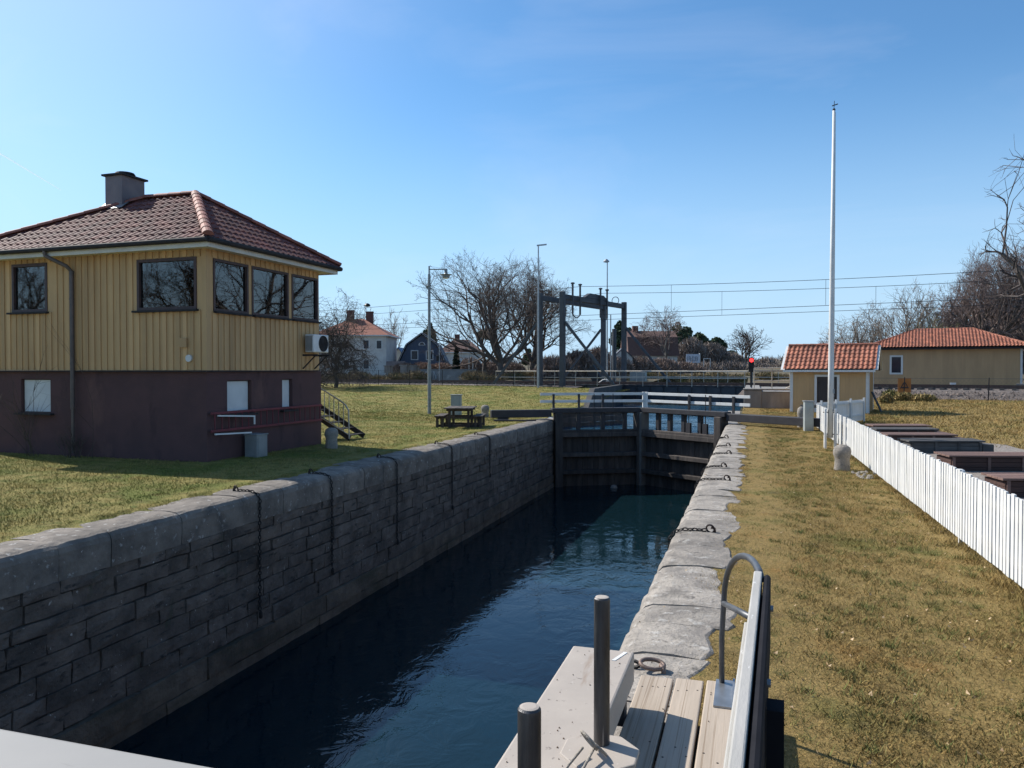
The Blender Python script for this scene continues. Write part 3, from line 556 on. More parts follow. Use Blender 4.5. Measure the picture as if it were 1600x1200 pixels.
# heat pump on the canal side
a = rr_(470, 504, 529, 557); yb = min(a[1], LD - .05); m = MB().box(up + .12, up + .4, yb - .76, yb, 2.66, 3.16)
ac = m.build('heat_pump', WHITE, house, world=False, bevel=.025); MB().torus((up + .405, yb - .28, 2.91), .21, .02, (1, 0, 0), 24).build('fan_ring', DARKM, ac, world=False)
mm = MB()
for k in range(4): mm.torus((up + .407, yb - .28, 2.91), .05 + .042 * k, .008, (1, 0, 0), 20, 4)
mm.tube([(up + .395, yb - .28, 2.91), (up + .404, yb - .28, 2.91)], .2, 20); mm.build('fan_grille', DARKM, ac, world=False)
mm = MB()
for k in range(7): mm.box(up + .15 + .032 * k, up + .165 + .032 * k, yb - .775, yb - .755, 2.70, 3.12)
mm.build('side_louvre', GALV, ac, world=False)
mm = MB()
for yy in (yb - .72, yb - .14): mm.bar((up, yy, 2.58), (up + .5, yy, 2.58), .04, .05); mm.bar((up + .02, yy, 2.2), (up + .42, yy, 2.56), .03, .03)
mm.each('bracket', DARKM, ac, world=False)
# small things by the house
m = MB(); lad = thing('ladder', HM @ Vector((0, 1, .8)), 'long red ladder hung sideways on the maroon base wall', 'ladder', R_(-HT)); RED = M('red painted metal', (.17, .025, .035), (.12, .02, .028), .55, 5)
ml = MB(); ml.box(.08, .12, .1, LD + .1, .72 - .02, .78 - .02); ml.box(.08, .12, .1, LD + .1, 1.10, 1.16)
for v in ml.v: pass
lz = lambda y: .10 * (y - 2.2) * 0
for part, zz in (('rail', .70), ('rail', 1.12)):
    q = MB().box(.09, .125, .02, LD + .12, zz, zz + .06); q.v = [tuple(HM @ Vector(p)) for p in q.v]; q.build(part, RED, lad, bevel=.006)
for k in range(19):
    q = MB().tube([(.107, .15 + k * .245, .75), (.107, .15 + k * .245, 1.13)], .014, 6); q.v = [tuple(HM @ Vector(p)) for p in q.v]; q.build('rung', RED, lad)
q = MB(); WB = [(.16, .3, 1.03), (.16, 1.42, .96), (.16, 1.42, .72)]
q.bar((.15, .2, 1.09), (.30, 1.35, 1.02), .035, .035); q.bar((.30, 1.35, 1.04), (.30, 1.35, .82), .03, .03); q.bar((.15, .1, .66), (.28, 1.25, .62), .035, .035)
q.v = [tuple(HM @ Vector(p)) for p in q.v]; brk = thing('wall_rack', HM @ Vector((.15, .7, .9)), 'white metal rack arms in front of the red ladder', 'rack', R_(-HT)); q.each('arm', WHITE, brk)
p = HM @ Vector((.12, 1.2, 0)); GREYB = M('grey sheet metal', (.27, .28, .28), (.22, .23, .23), .55, 3, metal=.2)
bx = thing('utility_box', p, 'small grey metal cabinet standing at the foot of the maroon wall under the ladder', 'cabinet', R_(-HT))
MB().box(0, .36, 0, .42, 0, .55).build('body', GREYB, bx, world=False, bevel=.01); MB().box(-.02, .38, -.02, .44, .55, .58).build('lid', GREYB, bx, world=False, bevel=.008); MB().box(.362, .372, .04, .38, .05, .5).build('door', GREYB, bx, world=False, bevel=.004)
# outside stair at the back corner
st = thing('metal_stair', (-12.6, 20.6, 0), 'steel stair with a barred handrail going down behind the yellow house', 'stair'); m = MB()
n = 6; xt, xb = -13.6, -11.7
for yy in (20.95, 21.85): m.bar((xt, yy, 1.15), (xb, yy, .06), .03, .16)
m.each('stringer', DARKM, st); m = MB()
for i in range(n): t = i / (n - 1); xx = xt + .1 + (xb - xt - .25) * t; zz = 1.08 - .92 * t; m.box(xx - .14, xx + .14, 20.97, 21.83, zz - .03, zz)
m.each('tread', DARKM, st)
m = MB(); yy = 20.92; top = [(-13.75, yy, 2.15), (-13.45, yy, 2.0), (-12.0, yy, 1.2), (-11.83, yy, 1.08), (-11.73, yy, .92), (-11.71, yy, .05)]; m.tube(top, .022, 8)
m.tube([(-13.65, yy, 1.2), (-11.71, yy, .16)], .014, 6)
for i in range(1, 11):
    xx = -13.55 + i * .165; zt_ = 2.05 - (xx + 13.55) * .545; m.tube([(xx, yy, zt_ - .03), (xx, yy, zt_ - .88)], .013, 5)
m.build('handrail', GALV, st)
# bare shrubs against the front wall
TWIG = M('grey brown twigs', (.10, .075, .06), (.06, .048, .04), .9, 8, rnd=.3)
def shrub(p, n, hgt, spread, label, seed, rad=.008, name='bare_shrub', group=None):
    rn = random.Random(seed); m = MB()
    def grow(a, d, L, r, lv):
        pts = [a]
        for i in range(4): d = (d + Vector((rn.gauss(0, .12), rn.gauss(0, .12), rn.gauss(0, .06)))).normalized(); pts.append(pts[-1] + d * L / 4)
        m.tube(pts, [r * (1 - .18 * i) for i in range(5)], 4, False)
        if lv > 0:
            for i in range(rn.randint(2, 3)):
                k = rn.randint(1, 3); grow(pts[k], (d + Vector((rn.gauss(0, .5), rn.gauss(0, .5), rn.uniform(-.1, .5)))).normalized(), L * rn.uniform(.4, .65), r * .6, lv - 1)
    for i in range(n): grow(Vector(p) + Vector((rn.uniform(-.2, .2), rn.uniform(-.1, .1), 0)), Vector((rn.gauss(0, spread), rn.gauss(-.05, spread * .6), 1)).normalized(), hgt * rn.uniform(.6, 1), rad, 2)
    r = thing(name, p, label, 'shrub', group=group); m.build('stems', TWIG, r); return r
shrub(HM @ Vector((-5.1, -.35, 0)), 7, 2.7, .28, 'bare shrub with long thin shoots in front of the small basement window', 5)
shrub(HM @ Vector((xd + .15, -.25, 0)), 16, .75, .5, 'low tangled bare bush at the foot of the downpipe', 6)
shrub(HM @ Vector((-3.3, -.3, 0)), 2, 3.0, .12, 'single tall bare whip leaning on the yellow boards right of the downpipe', 8, .006)
# ------------------------------------------------------------------ far lock gate
TAR = M('tarred gate timber', (.075, .061, .053), (.04, .034, .032), .85, 2, 8, bump=.5, bsc=14, stretch=(2.5, 2.5, .5), rnd=.3, spots=[((.12, .105, .09), 3, .60, .72, (2, 2, .25)), ((.20, .19, .17), 5, .70, .76, (2, 2, .3))])
TARB = M('black steel beam', (.04, .038, .042), (.028, .026, .03), .6, 3, metal=.1, bump=.1)
LICH = M('grey weathered timber', (.15, .14, .125), (.09, .085, .08), .9, 3, 8, bump=.4, stretch=(1, 1, .4))
gH = {-1: Vector((-8.15, 32.25, 0)), 1: Vector((-1.0, 31.45, 0))}; gM = Vector((-4.66, 34.05, 0))
def leaf(side, label):
    h = gH[side]; d = (gM - h); L = d.length; u = d / L; n = Vector((-u.y, u.x, 0)); n = n if n.y < 0 else -n        # n looks downstream, to the camera
    r = thing('gate_leaf', h, label, 'lock gate', group='leaves of the far lock gate'); P = lambda a, b, z: h + u * a + n * b + Vector((0, 0, z))
    def bx(m, a0, a1, b0, b1, z0, z1, rr=None): m.obox(P(a0, b0, z0), u * (a1 - a0), n * (b1 - b0), Z * (z1 - z0), rr)
    m = MB(); x = .32
    while x < L - .3: w_ = .24; bx(m, x, x + w_ - .012, -.05, .02 + random.uniform(-.008, .008), -4, -.62); x += w_
    m.build('planking', TAR, r)
    m = MB()
    for z in (-.62, -1.47, -2.22): bx(m, .3, L - .28, .03, .30, z - .12, z + .05 + (.02 if z > -1 else 0))
    bx(m, .3, L - .28, -.1, .28, -.62, -.44); m.each('cross_beam', TAR, r, bevel=.015)
    m = MB(); bx(m, 0, .34, -.2, .3, -4, .3); m.build('heel_post', TAR, r, bevel=.03)
    m = MB(); bx(m, L - .3, L - .02, -.2, .32, -4, .3); m.build('mitre_post', TAR if side < 0 else LICH, r, bevel=.03)
    m = MB(); bx(m, -.12, L - .0, -.22, .2, .305, .5); m.build('top_beam', TARB, r, bevel=.012)
    m = MB()
    for a in ((1.0, 2.1, 3.1) if side < 0 else (1.15, 2.0, 2.75, 3.4)): bx(m, a, a + .16, -.1, .08, -.44, .3)
    m.each('upright', TARB, r)
    m = MB()
    for a in (.75, 1.6):
        if side > 0: bx(m, a, a + .22, .09, .2, -.5, -.02); m.tube([P(a + .11, .14, -.02), P(a + .11, .14, 1.15)], .018, 6)
        else: m.tube([P(a + 1, .14, -.6), P(a + 1, .14, 1.12)], .02, 6)
    m.each('sluice_gear', TARB, r)
    m = MB(); bx(m, .1, L - .15, -.75, -.27, .24, .29); m.build('walkway', LICH, r)
    ral = MB(); off = -.78
    a0 = -.45 if side < 0 else -.6
    for z in (.70, 1.02): bx(ral, a0, L + .45, off, off + .04, z, z + .12)
    bx(ral, L + .34, L + .45, off - .02, off + .06, .3, 1.16)
    ral = ral.build('railing', WHITE, r, bevel=.006); m = MB()
    for a in (.1, 1.25, 2.35): bx(m, a, a + .09, off + .045, off + .11, .25, 1.08)
    m.each('railing_post', TARB, ral)
    m = MB(); a, b = (-2.75, -.0) if side < 0 else (-5.0, -.0)
    bx(m, a, -.13, -.2, .14, .12 if side < 0 else .14, .44); m.build('balance_beam', TARB, r, bevel=.02)
    m = MB()
    bx(m, a + .3, a + .75, -.16, .1, -.01, .12); m.build('beam_rest', TARB, r)
    return r
leaf(-1, 'left leaf of the far black timber lock gate, its beam end lying over the lawn')
leaf(1, 'right leaf of the far black timber lock gate, with the sunlit white railing')
gf = thing('guide_fence', (-7, 36, 0), 'dark timber guide fence standing in the water behind the left gate leaf', 'guide fence'); a, b = Vector((-8.35, 34.4, 0)), Vector((-6.1, 37.6, 0)); d = (b - a); u = d.normalized(); n = Vector((u.y, -u.x, 0)); L = d.length
for k in range(7): q = MB().obox(a + Z * (-1.6 + k * .26), u * L, n * .07, Z * .245); q.build('board', TAR, gf)
for x in (.1, L / 2, L - .25): MB().obox(a + u * x - n * .2 - Z * 2.6, u * .22, n * .2, Z * 2.9).build('pile', TAR, gf)
# dark board left lying by the left hinge, as in the photo
m = MB().obox((-10.2, 30.2, .03), Vector((1.7, .45, 0)), Vector((-.05, .18, 0)), Z * .05); tag(m.build('loose_plank', TARB), 'flat dark plank lying on the coping near the left gate hinge', 'plank')
b = MB().lathe((-5.6, 32.6, WZ - .05), [(.03, -.1), (.13, -.06), (.16, .04), (.12, .14), (.03, .18)], 14).build('fender_ball', M('old buoy', (.22, .20, .18)), smooth=True); tag(b, 'small pale buoy floating against the far gate', 'buoy')
# ------------------------------------------------------------------ mooring chains and rings
IRON = M('rusty iron', (.04, .033, .032), (.075, .045, .032), .75, 12, metal=.5, bump=.3)
IRONB = M('black chain iron', (.018, .017, .018), (.03, .026, .024), .7, 12, metal=.4)
def chain_links(m, pts, L=.075, rad=.011):
    pts = [Vector(p) for p in pts]; s = [0]
    for a, b in zip(pts, pts[1:]): s.append(s[-1] + (b - a).length)
    n = int(s[-1] / L)
    for i in range(n):
        t = (i + .5) * L; k = next(j for j in range(len(s) - 1) if s[j + 1] >= t or j == len(s) - 2); f = (t - s[k]) / max(1e-6, s[k + 1] - s[k]); p = pts[k].lerp(pts[k + 1], f); d = (pts[k + 1] - pts[k]).normalized()
        o = d.orthogonal().normalized(); ax = o if i % 2 else d.cross(o); m.torus(p, L * .34, rad, ax, 8, 4, sx=1.75, xdir=d)
def mooring(y, x_ring, zbot, side, label, group):
    xf = XL if side < 0 else XR; s = 1 if side < 0 else -1
    r = thing('mooring_chain', (x_ring, y, .02), label, 'chain', group=group); m = MB(); jit = random.uniform(-.03, .03)
    m.torus((x_ring, y, .075), .055, .012, (.35, 1, .3), 14, 6); m.tube([(x_ring - s * .06, y + .01, .0), (x_ring - s * .05, y + .01, .08), (x_ring - s * .01, y, .09)], .018, 6); m.build('ring', IRON, r)
    m = MB(); pts = [(x_ring + s * .05, y, .055), (x_ring + s * .2, y + .02 + jit, .045), (xf - s * .12, y + jit, .045), (xf + s * .005, y + jit, .0), (xf + s * .055, y + jit, -.09), (xf + s * .06, y, -.4), (xf + s * .055, y, zbot)]
    if side > 0: pts = pts[:5] + [(xf + s * .05, y, zbot)]
    chain_links(m, pts, .062, .0095); m.build('chain', IRONB, r)
    if side < 0: m = MB().lathe((xf + s * .07, y, zbot - .12), [(.012, .14), (.03, .1), (.032, .02), (.012, 0)], 8); m.build('end_link', IRONB, r)
    return r
LC = 'mooring chains on the shaded wall'; names = ['nearest mooring chain on the shaded wall, reaching furthest down', 'second mooring chain from the near end of the shaded wall', 'mooring chain on the shaded wall opposite the grey cabinet and stone post by the house', 'mooring chain on the shaded wall nearest the picnic table, second from the gate', 'last mooring chain on the shaded wall before the far gate']
for (u, v, vb), nm in zip(((405, 800, 965), (518, 765, 896), (620, 745, 850), (706, 715, 795), (765, 700, 745)), names):
    p = atp(u, v, (XL + .05, 0, 0), (1, 0, 0)); q = atp(u, vb, (XL + .05, 0, 0), (1, 0, 0)); mooring(p.y, XL - .42, q.z + .1, -1, nm, LC)
RC = 'mooring chains on the sunlit coping'; names = ['near mooring chain on the sunlit coping, alone halfway along', 'fifth mooring chain from the far gate on the sunlit coping', 'fourth mooring chain from the far gate on the sunlit coping', 'third mooring chain from the far gate on the sunlit coping', 'second mooring chain from the far gate on the sunlit coping', 'mooring chain nearest the far gate on the sunlit coping']
for (u, v), nm in zip(((1110, 828), (1136, 748), (1131, 728), (1139, 708), (1138, 696), (1135, 683)), names):
    p = atz(u, v, .06); mooring(p.y, p.x, -1.2, 1, nm, RC)
# big shackle at the end of the near planks
r = thing('mooring_ring', atz(1022, 1058), 'large pale iron ring on the coping at the end of the planks', 'ring'); p = atz(1022, 1060, .0); RUST = M('pale worn iron', (.22, .16, .135), (.15, .11, .09), .6, 14, metal=.5, bump=.2)
MB().torus(p + Vector((-.02, .06, .075)), .058, .015, (.25, -.2, 1), 20, 8, sx=1.45, xdir=(1, .35, -.1)).build('ring', RUST, r, smooth=True)
MB().tube([p + Vector((.06, .03, -.02)), p + Vector((.06, .04, .06)), p + Vector((.04, .08, .07)), p + Vector((.03, .11, -.02))], .017, 8).build('eye', RUST, r, smooth=True)
m = MB(); chain_links(m, [p + Vector((-.12, .08, .05)), p + Vector((-.3, .16, .04)), p + Vector((-.42, .15, .02)), p + Vector((-.6, .15, -.12))], .07, .013); m.build('chain', IRONB, r)
# ------------------------------------------------------------------ near gate, folded open beside the camera
GREYP = M('grey painted steel plate', (.40, .35, .30), (.355, .31, .268), .7, 2.5, 8, bump=.06, bsc=30, spots=[((.33, .29, .25), 2.2, .62, .75, (1, 1, 1)), ((.15, .125, .11), 24, .645, .70, (1, 1, 1)), ((.56, .53, .49), 34, .67, .71, (1, 1, 1)), ((.24, .17, .12), 1.4, .63, .74, (3, .6, 1))])
def wood_mat(name, c, c2, line):
    m = M(name, c, c2, .8, 2.2, 8, bump=.12, bsc=24, stretch=(3.5, .35, 1), rnd=.10, spots=[(line, 3.2, .56, .63, (6, .3, 1)), (line, 9, .60, .66, (7, .2, 1)), (tuple(x * .5 for x in line), 30, .73, .76, (1, 1, 1))]); return m
PLANKM = wood_mat('worn painted planks', (.43, .355, .28), (.36, .295, .23), (.25, .19, .135))
gate = thing('open_gate_leaf', (-.8, 2.5, 0), 'grey steel cover of the open near gate with two steel posts standing on it', 'lock gate')
zb = .55; m = MB().box(-.985, -.63, -3, 4.36, .375, zb); m.build('cover_plate', GREYP, gate, bevel=.012)
m = MB()
for yy in (4.22, 3.3): m.box(-.70, -.655, yy - .05, yy + .03, .2, .375); m.box(-.96, -.9, yy - .05, yy + .03, -.2, .375)
m.box(-.97, -.72, -3, 4.2, -3.6, .2); m.build('gate_frame', TARB, gate)
WHT = MB().obox((-.73, 4.19, zb), Vector((.02, -.0, 0)), Vector((.045, .14, 0)), Z * .003); WHT.build('white_mark', WHITE, gate)
oc = [(-.60 + .17 * math.cos(R_(22.5 + 45 * k)), 3.16 + .17 * math.sin(R_(22.5 + 45 * k)), .535) for k in range(8)]
MB().prism(oc, (0, 0, .022)).build('post_foot', GREYP, gate, bevel=.006)
STEEL = M('dark worn tube steel', (.10, .097, .097), (.05, .048, .05), .42, 6, 8, metal=.6, bump=.15, bsc=60, stretch=(3, 3, .6), spots=[((.32, .31, .3), 9, .62, .72, (3, 3, .4))])
for yy, nm in ((2.11, ''), (3.23, '')):
    b_ = MB().lathe((-.605, yy, zb - .1), [(.034, 0), (.034, .72), (.0335, .728), (.029, .733)], 28); b_.build('steel_post', STEEL, gate, smooth=False)
    MB().lathe((-.605, yy, zb + .6325), [(.0285, 0), (.0285, .002), (.02, .004)], 24).build('post_cap', GREYP, gate)
m = MB()
for k, yy in enumerate((3.13, 3.15)): m.torus((-.635 + .03 * k, yy - .02, .62 - .03 * k), .045, .006, (.6, .5, .55 + .2 * k), 18, 8)
m.tube([(-.66, 3.10, .59), (-.69, 2.98, .575), (-.71, 2.8, .57), (-.70, 2.5, .557)], .006, 8); m.tube([(-.61, 3.1, .6), (-.63, 2.95, .575), (-.62, 2.7, .557)], .006, 8); m.build('rope', M('pale rope', (.38, .34, .29), (.28, .25, .21), .9, 40, bump=.6, bsc=120), gate, smooth=True)
dm = MB(); rn = random.Random(9)
for i in range(70):
    c = Vector((rn.uniform(-.96, -.65), rn.uniform(2.2, 4.3), zb + .002)) if i % 2 else Vector((rn.uniform(-.63, -.05), rn.uniform(2.6, 4.75), .253)); a_ = rn.uniform(0, 6); l = rn.uniform(.0015, .005); dm.lathe(c, [(l, -.002), (l * .8, .002), (l * .2, .004)], 5)
tag(dm.build('debris', M('dry crumbs', (.14, .09, .06), (.24, .19, .14), .9, 30)), 'bits of dry leaf and grit lying on the near gate cover and planks', 'debris', kind='stuff')
# plank walkway
wk = thing('plank_walkway', (-.35, 3, .2), 'three worn pale planks of the walkway beside the grey gate cover', 'walkway')
for k, (a, b) in enumerate(((-.652, -.452), (-.437, -.272), (-.255, -.02))):
    m = MB(); ys = [-2.5, 0, 1.5, 3, 4.0, 4.82 + .03 * k]
    m.box(a, b, -2.5, 4.80 + .02 * k, .2, .25, (.2, .7, .45)[k]); m.build('plank', PLANKM, wk, bevel=.008)
m = MB()
for yy in (.5, 2.2, 4.2): m.box(-.62, -.05, yy, yy + .1, .02, .197)
m.each('joist', TAR, wk)
m = MB()
for k, xx in enumerate((-.62, -.56, -.49, -.41, -.36, -.30, -.22, -.15)):
    for yy in (4.62, 3.9 - .1 * (k % 2), 2.95): m.lathe((xx, yy + .02 * (k % 3), .2495), [(.006, 0), (.006, .0015)], 6)
m.each('screw_head', IRONB, wk)
# white railing of the near walkway, with bent tube end
rl = thing('walkway_railing', (.0, 3, .25), 'near white board railing ending in a bent grey steel hoop', 'railing')
WORN = M('worn white paint', (.42, .40, .37), (.35, .335, .305), .6, 3, 8, bump=.15, bsc=30, stretch=(2, .5, 2), spots=[((.34, .31, .28), 6, .64, .70, (2, .5, 2)), ((.56, .55, .53), 16, .64, .68, (1, 1, 1))])
pA, pB = Vector((.032, 3.61, 1.25)), Vector((-.098, -.2, 1.25)); ud = (pB - pA).normalized(); rgt = Vector((-ud.y, ud.x, 0)); rgt = rgt if rgt.x > 0 else -rgt
m = MB(); m.obox(pA - rgt * .02 - Z * .15, (pB - pA), rgt * .036, Z * .15); m.build('top_board', WORN, rl, bevel=.006)
m = MB(); a = pA + ud * .62; m.obox(a - rgt * .034 - Z * .19, (pB - a), rgt * .013, Z * .15); m.build('inner_board', WORN, rl, bevel=.004)
DARKBD = M('shade-black boards', (.02, .02, .024), (.014, .014, .017), .9, 4, spec=.08)  # near-black colour carries the shade on the railing's right side
m = MB(); a = pA + ud * .02; m.obox(a + rgt * .0225 - Z * .33, (pB - a), rgt * .03, Z * .325); m.build('shaded_side', DARKBD, rl, bevel=.02)  # dark board laid on as the shaded side of the white board
m = MB(); a = pA + ud * 1.0; m.obox(a + rgt * .03 - Z * .86, (pB - a), rgt * .06, Z * .45); m.build('lower_board', DARKBD, rl, bevel=.05)
m = MB()
for k in (1.15, 2.6): c = pA + ud * k; m.obox(c + rgt * .055 - Z * 1.3, ud * .09, rgt * .05, Z * 1.2)
m.each('post', DARKBD, rl)
for k in (.15, .98): c = pA + ud * k + rgt * .053 - Z * .12; MB().tube([c, c + rgt * .012], .014, 8).build('bolt', GALV, rl)
TUBE = M('grey handrail tube', (.12, .125, .135), (.085, .088, .095), .45, 6, metal=.4, bump=.05)
F_ = Vector((-.165, 4.80, .25)); e_ = pA + ud * .06 + rgt * .012; pts = [F_, F_ + Vector((.0, -.05, .30)), F_ + Vector((.012, -.10, .54))]
p0, p3 = pts[-1], e_ - Z * .02; p1, p2 = p0 + Vector((.012, -.08, .36)), p3 + Vector((-.02, .42, .04))
for i in range(1, 13): t = i / 12; pts.append(p0 * (1 - t) ** 3 + p1 * 3 * t * (1 - t) ** 2 + p2 * 3 * t * t * (1 - t) + p3 * t ** 3)
m = MB().tube(pts, .0165, 12); m.tube([pts[2] + Vector((0, 0, -.02)), pA - ud * .10 - rgt * .02 - Z * .25], .017, 10); m.build('hoop', TUBE, rl, smooth=True)
m = MB().box(-.20, -.10, 4.45, 4.84, .25, .262); m.prism([(-.10, 4.4, .255), (-.10, 4.82, .255), (-.10, 4.78, .30)], (.012, 0, 0)); m.build('foot_plate', GALV, rl)
m = MB().box(.12, .42, 4.05, 4.32, -.06, .03); tag(m.build('stone_slab', COPE, bevel=.02), 'small flat stone slab in the grass right of the near railing', 'slab')
m = MB(); m.prism([(.1, 1.2, 0.0), (.75, 1.0, 0), (.72, 2.6, 0), (.42, 3.0, 0), (.1, 3.1, 0)], (0, 0, .035)); tag(m.build('stone_slab', COPE, bevel=.015), 'large stone slab in shade at the foot of the near railing', 'slab')
# handrail of the footbridge the photographer stands on
r = thing('footbridge_railing', (-3, 1.09, 0), 'pale grey flat-topped handrail in the near left corner', 'railing'); SILV = M('aluminium paint', (.29, .28, .265), (.255, .25, .24), .6, 1.6, 6, spec=.25, spots=[((.35, .325, .28), 1.2, .5, .7, (1, 1, 1)), ((.17, .16, .15), 9, .64, .72, (.3, 2, 1))])
MB().box(-9, .6, .985, 1.137, 1.40, 1.45).build('top_rail', SILV, r, bevel=.014)
for k in range(6): MB().box(-.75 - k * 1.6, -.69 - k * 1.6, 1.03, 1.09, -.9, 1.4).each('post', SILV, r)
MB().box(-9, .6, 1.045, 1.075, .75, .82).build('lower_rail', SILV, r); 
m = MB().box(-9, -.9, .3, 1.1, .13, .24); tag(m.build('footbridge_deck', LICH), 'timber deck of the footbridge under the near left handrail', 'footbridge')
# ------------------------------------------------------------------ white picket fence
FX0, FX1 = 2.52, 2.28
fence = thing('picket_fence', (2.45, 16, 0), 'long white picket fence running from the near right corner to the flagpole and the hut', 'fence')
fx = lambda y: 2.52 + (2.27 - 2.52) * (y - 7) / 23
y = 2.2; p = MB(); k = 0
gaps = [(22.55, 22.62), (23.35, 23.42), (21.75, 21.80), (27.0, 27.04)]
while y < 30.2:
    if not any(a - .05 < y < b + .05 for a, b in gaps):
        j = random.uniform(-.004, .004); x = fx(y) + random.uniform(-.004, .004); tl_ = random.gauss(0, .002); dy_ = random.uniform(-.004, .004); p.obox((x - .011, y + dy_, .055 + gz(x, y) + j), (.022, 0, 0), (0, .087, 0), (random.gauss(0, .003), tl_, .845 + random.uniform(-.012, .012)), random.random())
    y += .1175
p.build('pickets', WHITE, fence)
for z in (.25, .70):
    q = MB(); q.bar((fx(2.2) + .034, 2.2, z), (fx(30.2) + .034, 30.2, z), .04, .09); q.build('rail', WHITE, fence)
q = MB(); y = 3.4
while y < 30.5: q.box(fx(y) + .058, fx(y) + .14, y, y + .08, -.05, .80); y += 2.4
q.each('fence_post', WHITE, fence)
q = MB()
for yy in (5.9, 8.35, 10.75, 17.3): q.box(fx(yy) - .02, fx(yy) + .02, yy, yy + .035, -.03, .07)
q.each('peg', WHITE, fence)
# second white fence between the hut and the picket fence, its rails facing the camera
a, b = Vector((2.35, 30.9, 0)), Vector((4.42, 34.9, 0)); d = (b - a); L = d.length; u = d / L; n = Vector((u.y, -u.x, 0))
f2 = thing('board_fence', a, 'short white board fence by the hut corner, seen from its rail side', 'fence'); m = MB(); x = 0
while x < L - .05: c = a + u * x - n * .03; m.obox(c + Z * .06, u * .1, n * .022, Z * .86); x += .118
m.build('boards', WHITE, f2); m = MB()
for z in (.25, .78): m.obox(a + Z * z, u * L, n * .04, Z * .07)
m.each('rail', WHITE, f2); m = MB()
for x in (.1, 1.45, 2.9, L - .2): m.obox(a + u * x + n * .042, u * .08, n * .07, Z * 1.0)
m.each('fence_post', WHITE, f2)
# ------------------------------------------------------------------ flagpole
fp = thing('flagpole', (2.05, 22.9, 0), 'tall white flagpole hinged between two short posts by the picket fence', 'flagpole'); bx_, by_ = 2.06, 22.88; PH = 9.24; lean = .035
m = MB().tube([(bx_, by_, .28), (bx_ + lean * .3, by_, 2.2), (bx_ + lean * .6, by_, 5), (bx_ + lean, by_, PH)], [.075, .074, .062, .036], 20); m.build('pole', WHITE, fp, smooth=True)
m = MB().lathe((bx_ + lean, by_, PH), [(.037, 0), (.042, .02), (.03, .05), (.012, .06)], 12); m.build('pole_cap', DARKM, fp)
m = MB().tube([(bx_ + lean, by_, PH + .05), (bx_ + lean + .01, by_, PH + .26)], .008, 6); m.tube([(bx_ + lean - .05, by_, PH + .13), (bx_ + lean + .1, by_, PH + .17)], .014, 6); m.build('vane', DARKM, fp)
m = MB(); m.box(bx_ - .16, bx_ - .10, by_ - .13, by_ + .05, -.05, 1.08); m.box(bx_ + .10, bx_ + .16, by_ - .13, by_ + .05, -.05, 1.08); m.each('clamp_post', WHITE, fp, bevel=.008)
m = MB()
for z in (.38, .98): m.tube([(bx_ - .19, by_ - .03, z), (bx_ + .19, by_ - .03, z)], .014, 8)
m.each('bolt', DARKM, fp)
m = MB().tube([(bx_ + .085, by_ - .02, 1.25), (bx_ + .083, by_ - .02, 4), (bx_ + lean + .045, by_, PH - .05)], .004, 5); m.build('halyard', OFFW, fp)
m = MB().box(bx_ + .06, bx_ + .1, by_ - .06, by_ - .0, 1.5, 1.62); m.build('cleat', GALV, fp)
# ------------------------------------------------------------------ stone bollards
GRAN = M('grey granite', (.31, .275, .235), (.21, .19, .165), .9, 6, 9, bump=.8, bsc=26, bdist=.03, spots=[((.09, .085, .08), 30, .60, .68, (1, 1, 1)), ((.44, .41, .37), 22, .64, .70, (1, 1, 1))])
def bollard(p, h, rad, label, sq=.9, rz=0):
    o = MB().lathe((0, 0, 0), [(rad * .95, -.1), (rad * .93, 0), (rad * .82, h * .38), (rad * .86, h * .5), (rad * 1.0, h * .62), (rad * 1.0, h * .76), (rad * .86, h * .9), (rad * .5, h * .985), (rad * .12, h)], 22, sq=sq)
    o.v = [(x + random.uniform(-.006, .006), y + random.uniform(-.006, .006), z + random.uniform(-.005, .005)) for x, y, z in o.v]
    o = o.build('stone_bollard', GRAN, smooth=True); o.location = p; o.rotation_euler.z = rz; return tag(o, label, 'bollard', 'granite mooring bollards')
bollard((1.86, 17.95, 0), .54, .18, 'round topped granite bollard standing on the dry grass in front of the picket fence')
p = atz(518, 700); bollard(p, .56, .19, 'shaded granite bollard at the corner of the yellow house beside the steel stair')
p = atz(758, 652); bollard(p, .56, .2, 'small leaning granite bollard on the lawn right of the picnic table', .6)
p = atz(1252, 668); bollard(p, .78, .15, 'granite bollard half hidden behind the grey pedestal near the hut')
m = MB(); rn = random.Random(3)
for i in range(26): c = Vector((rn.uniform(2.0, 2.33), rn.uniform(16.6, 17.6), .0)); m.lathe(c, [(.01, -.02), (rn.uniform(.025, .06), .0), (.02, rn.uniform(.02, .04))], 6)
tag(m.build('loose_stones', GRAN), 'loose stones and earth beside the granite bollard at the fence foot', 'stones', kind='stuff')
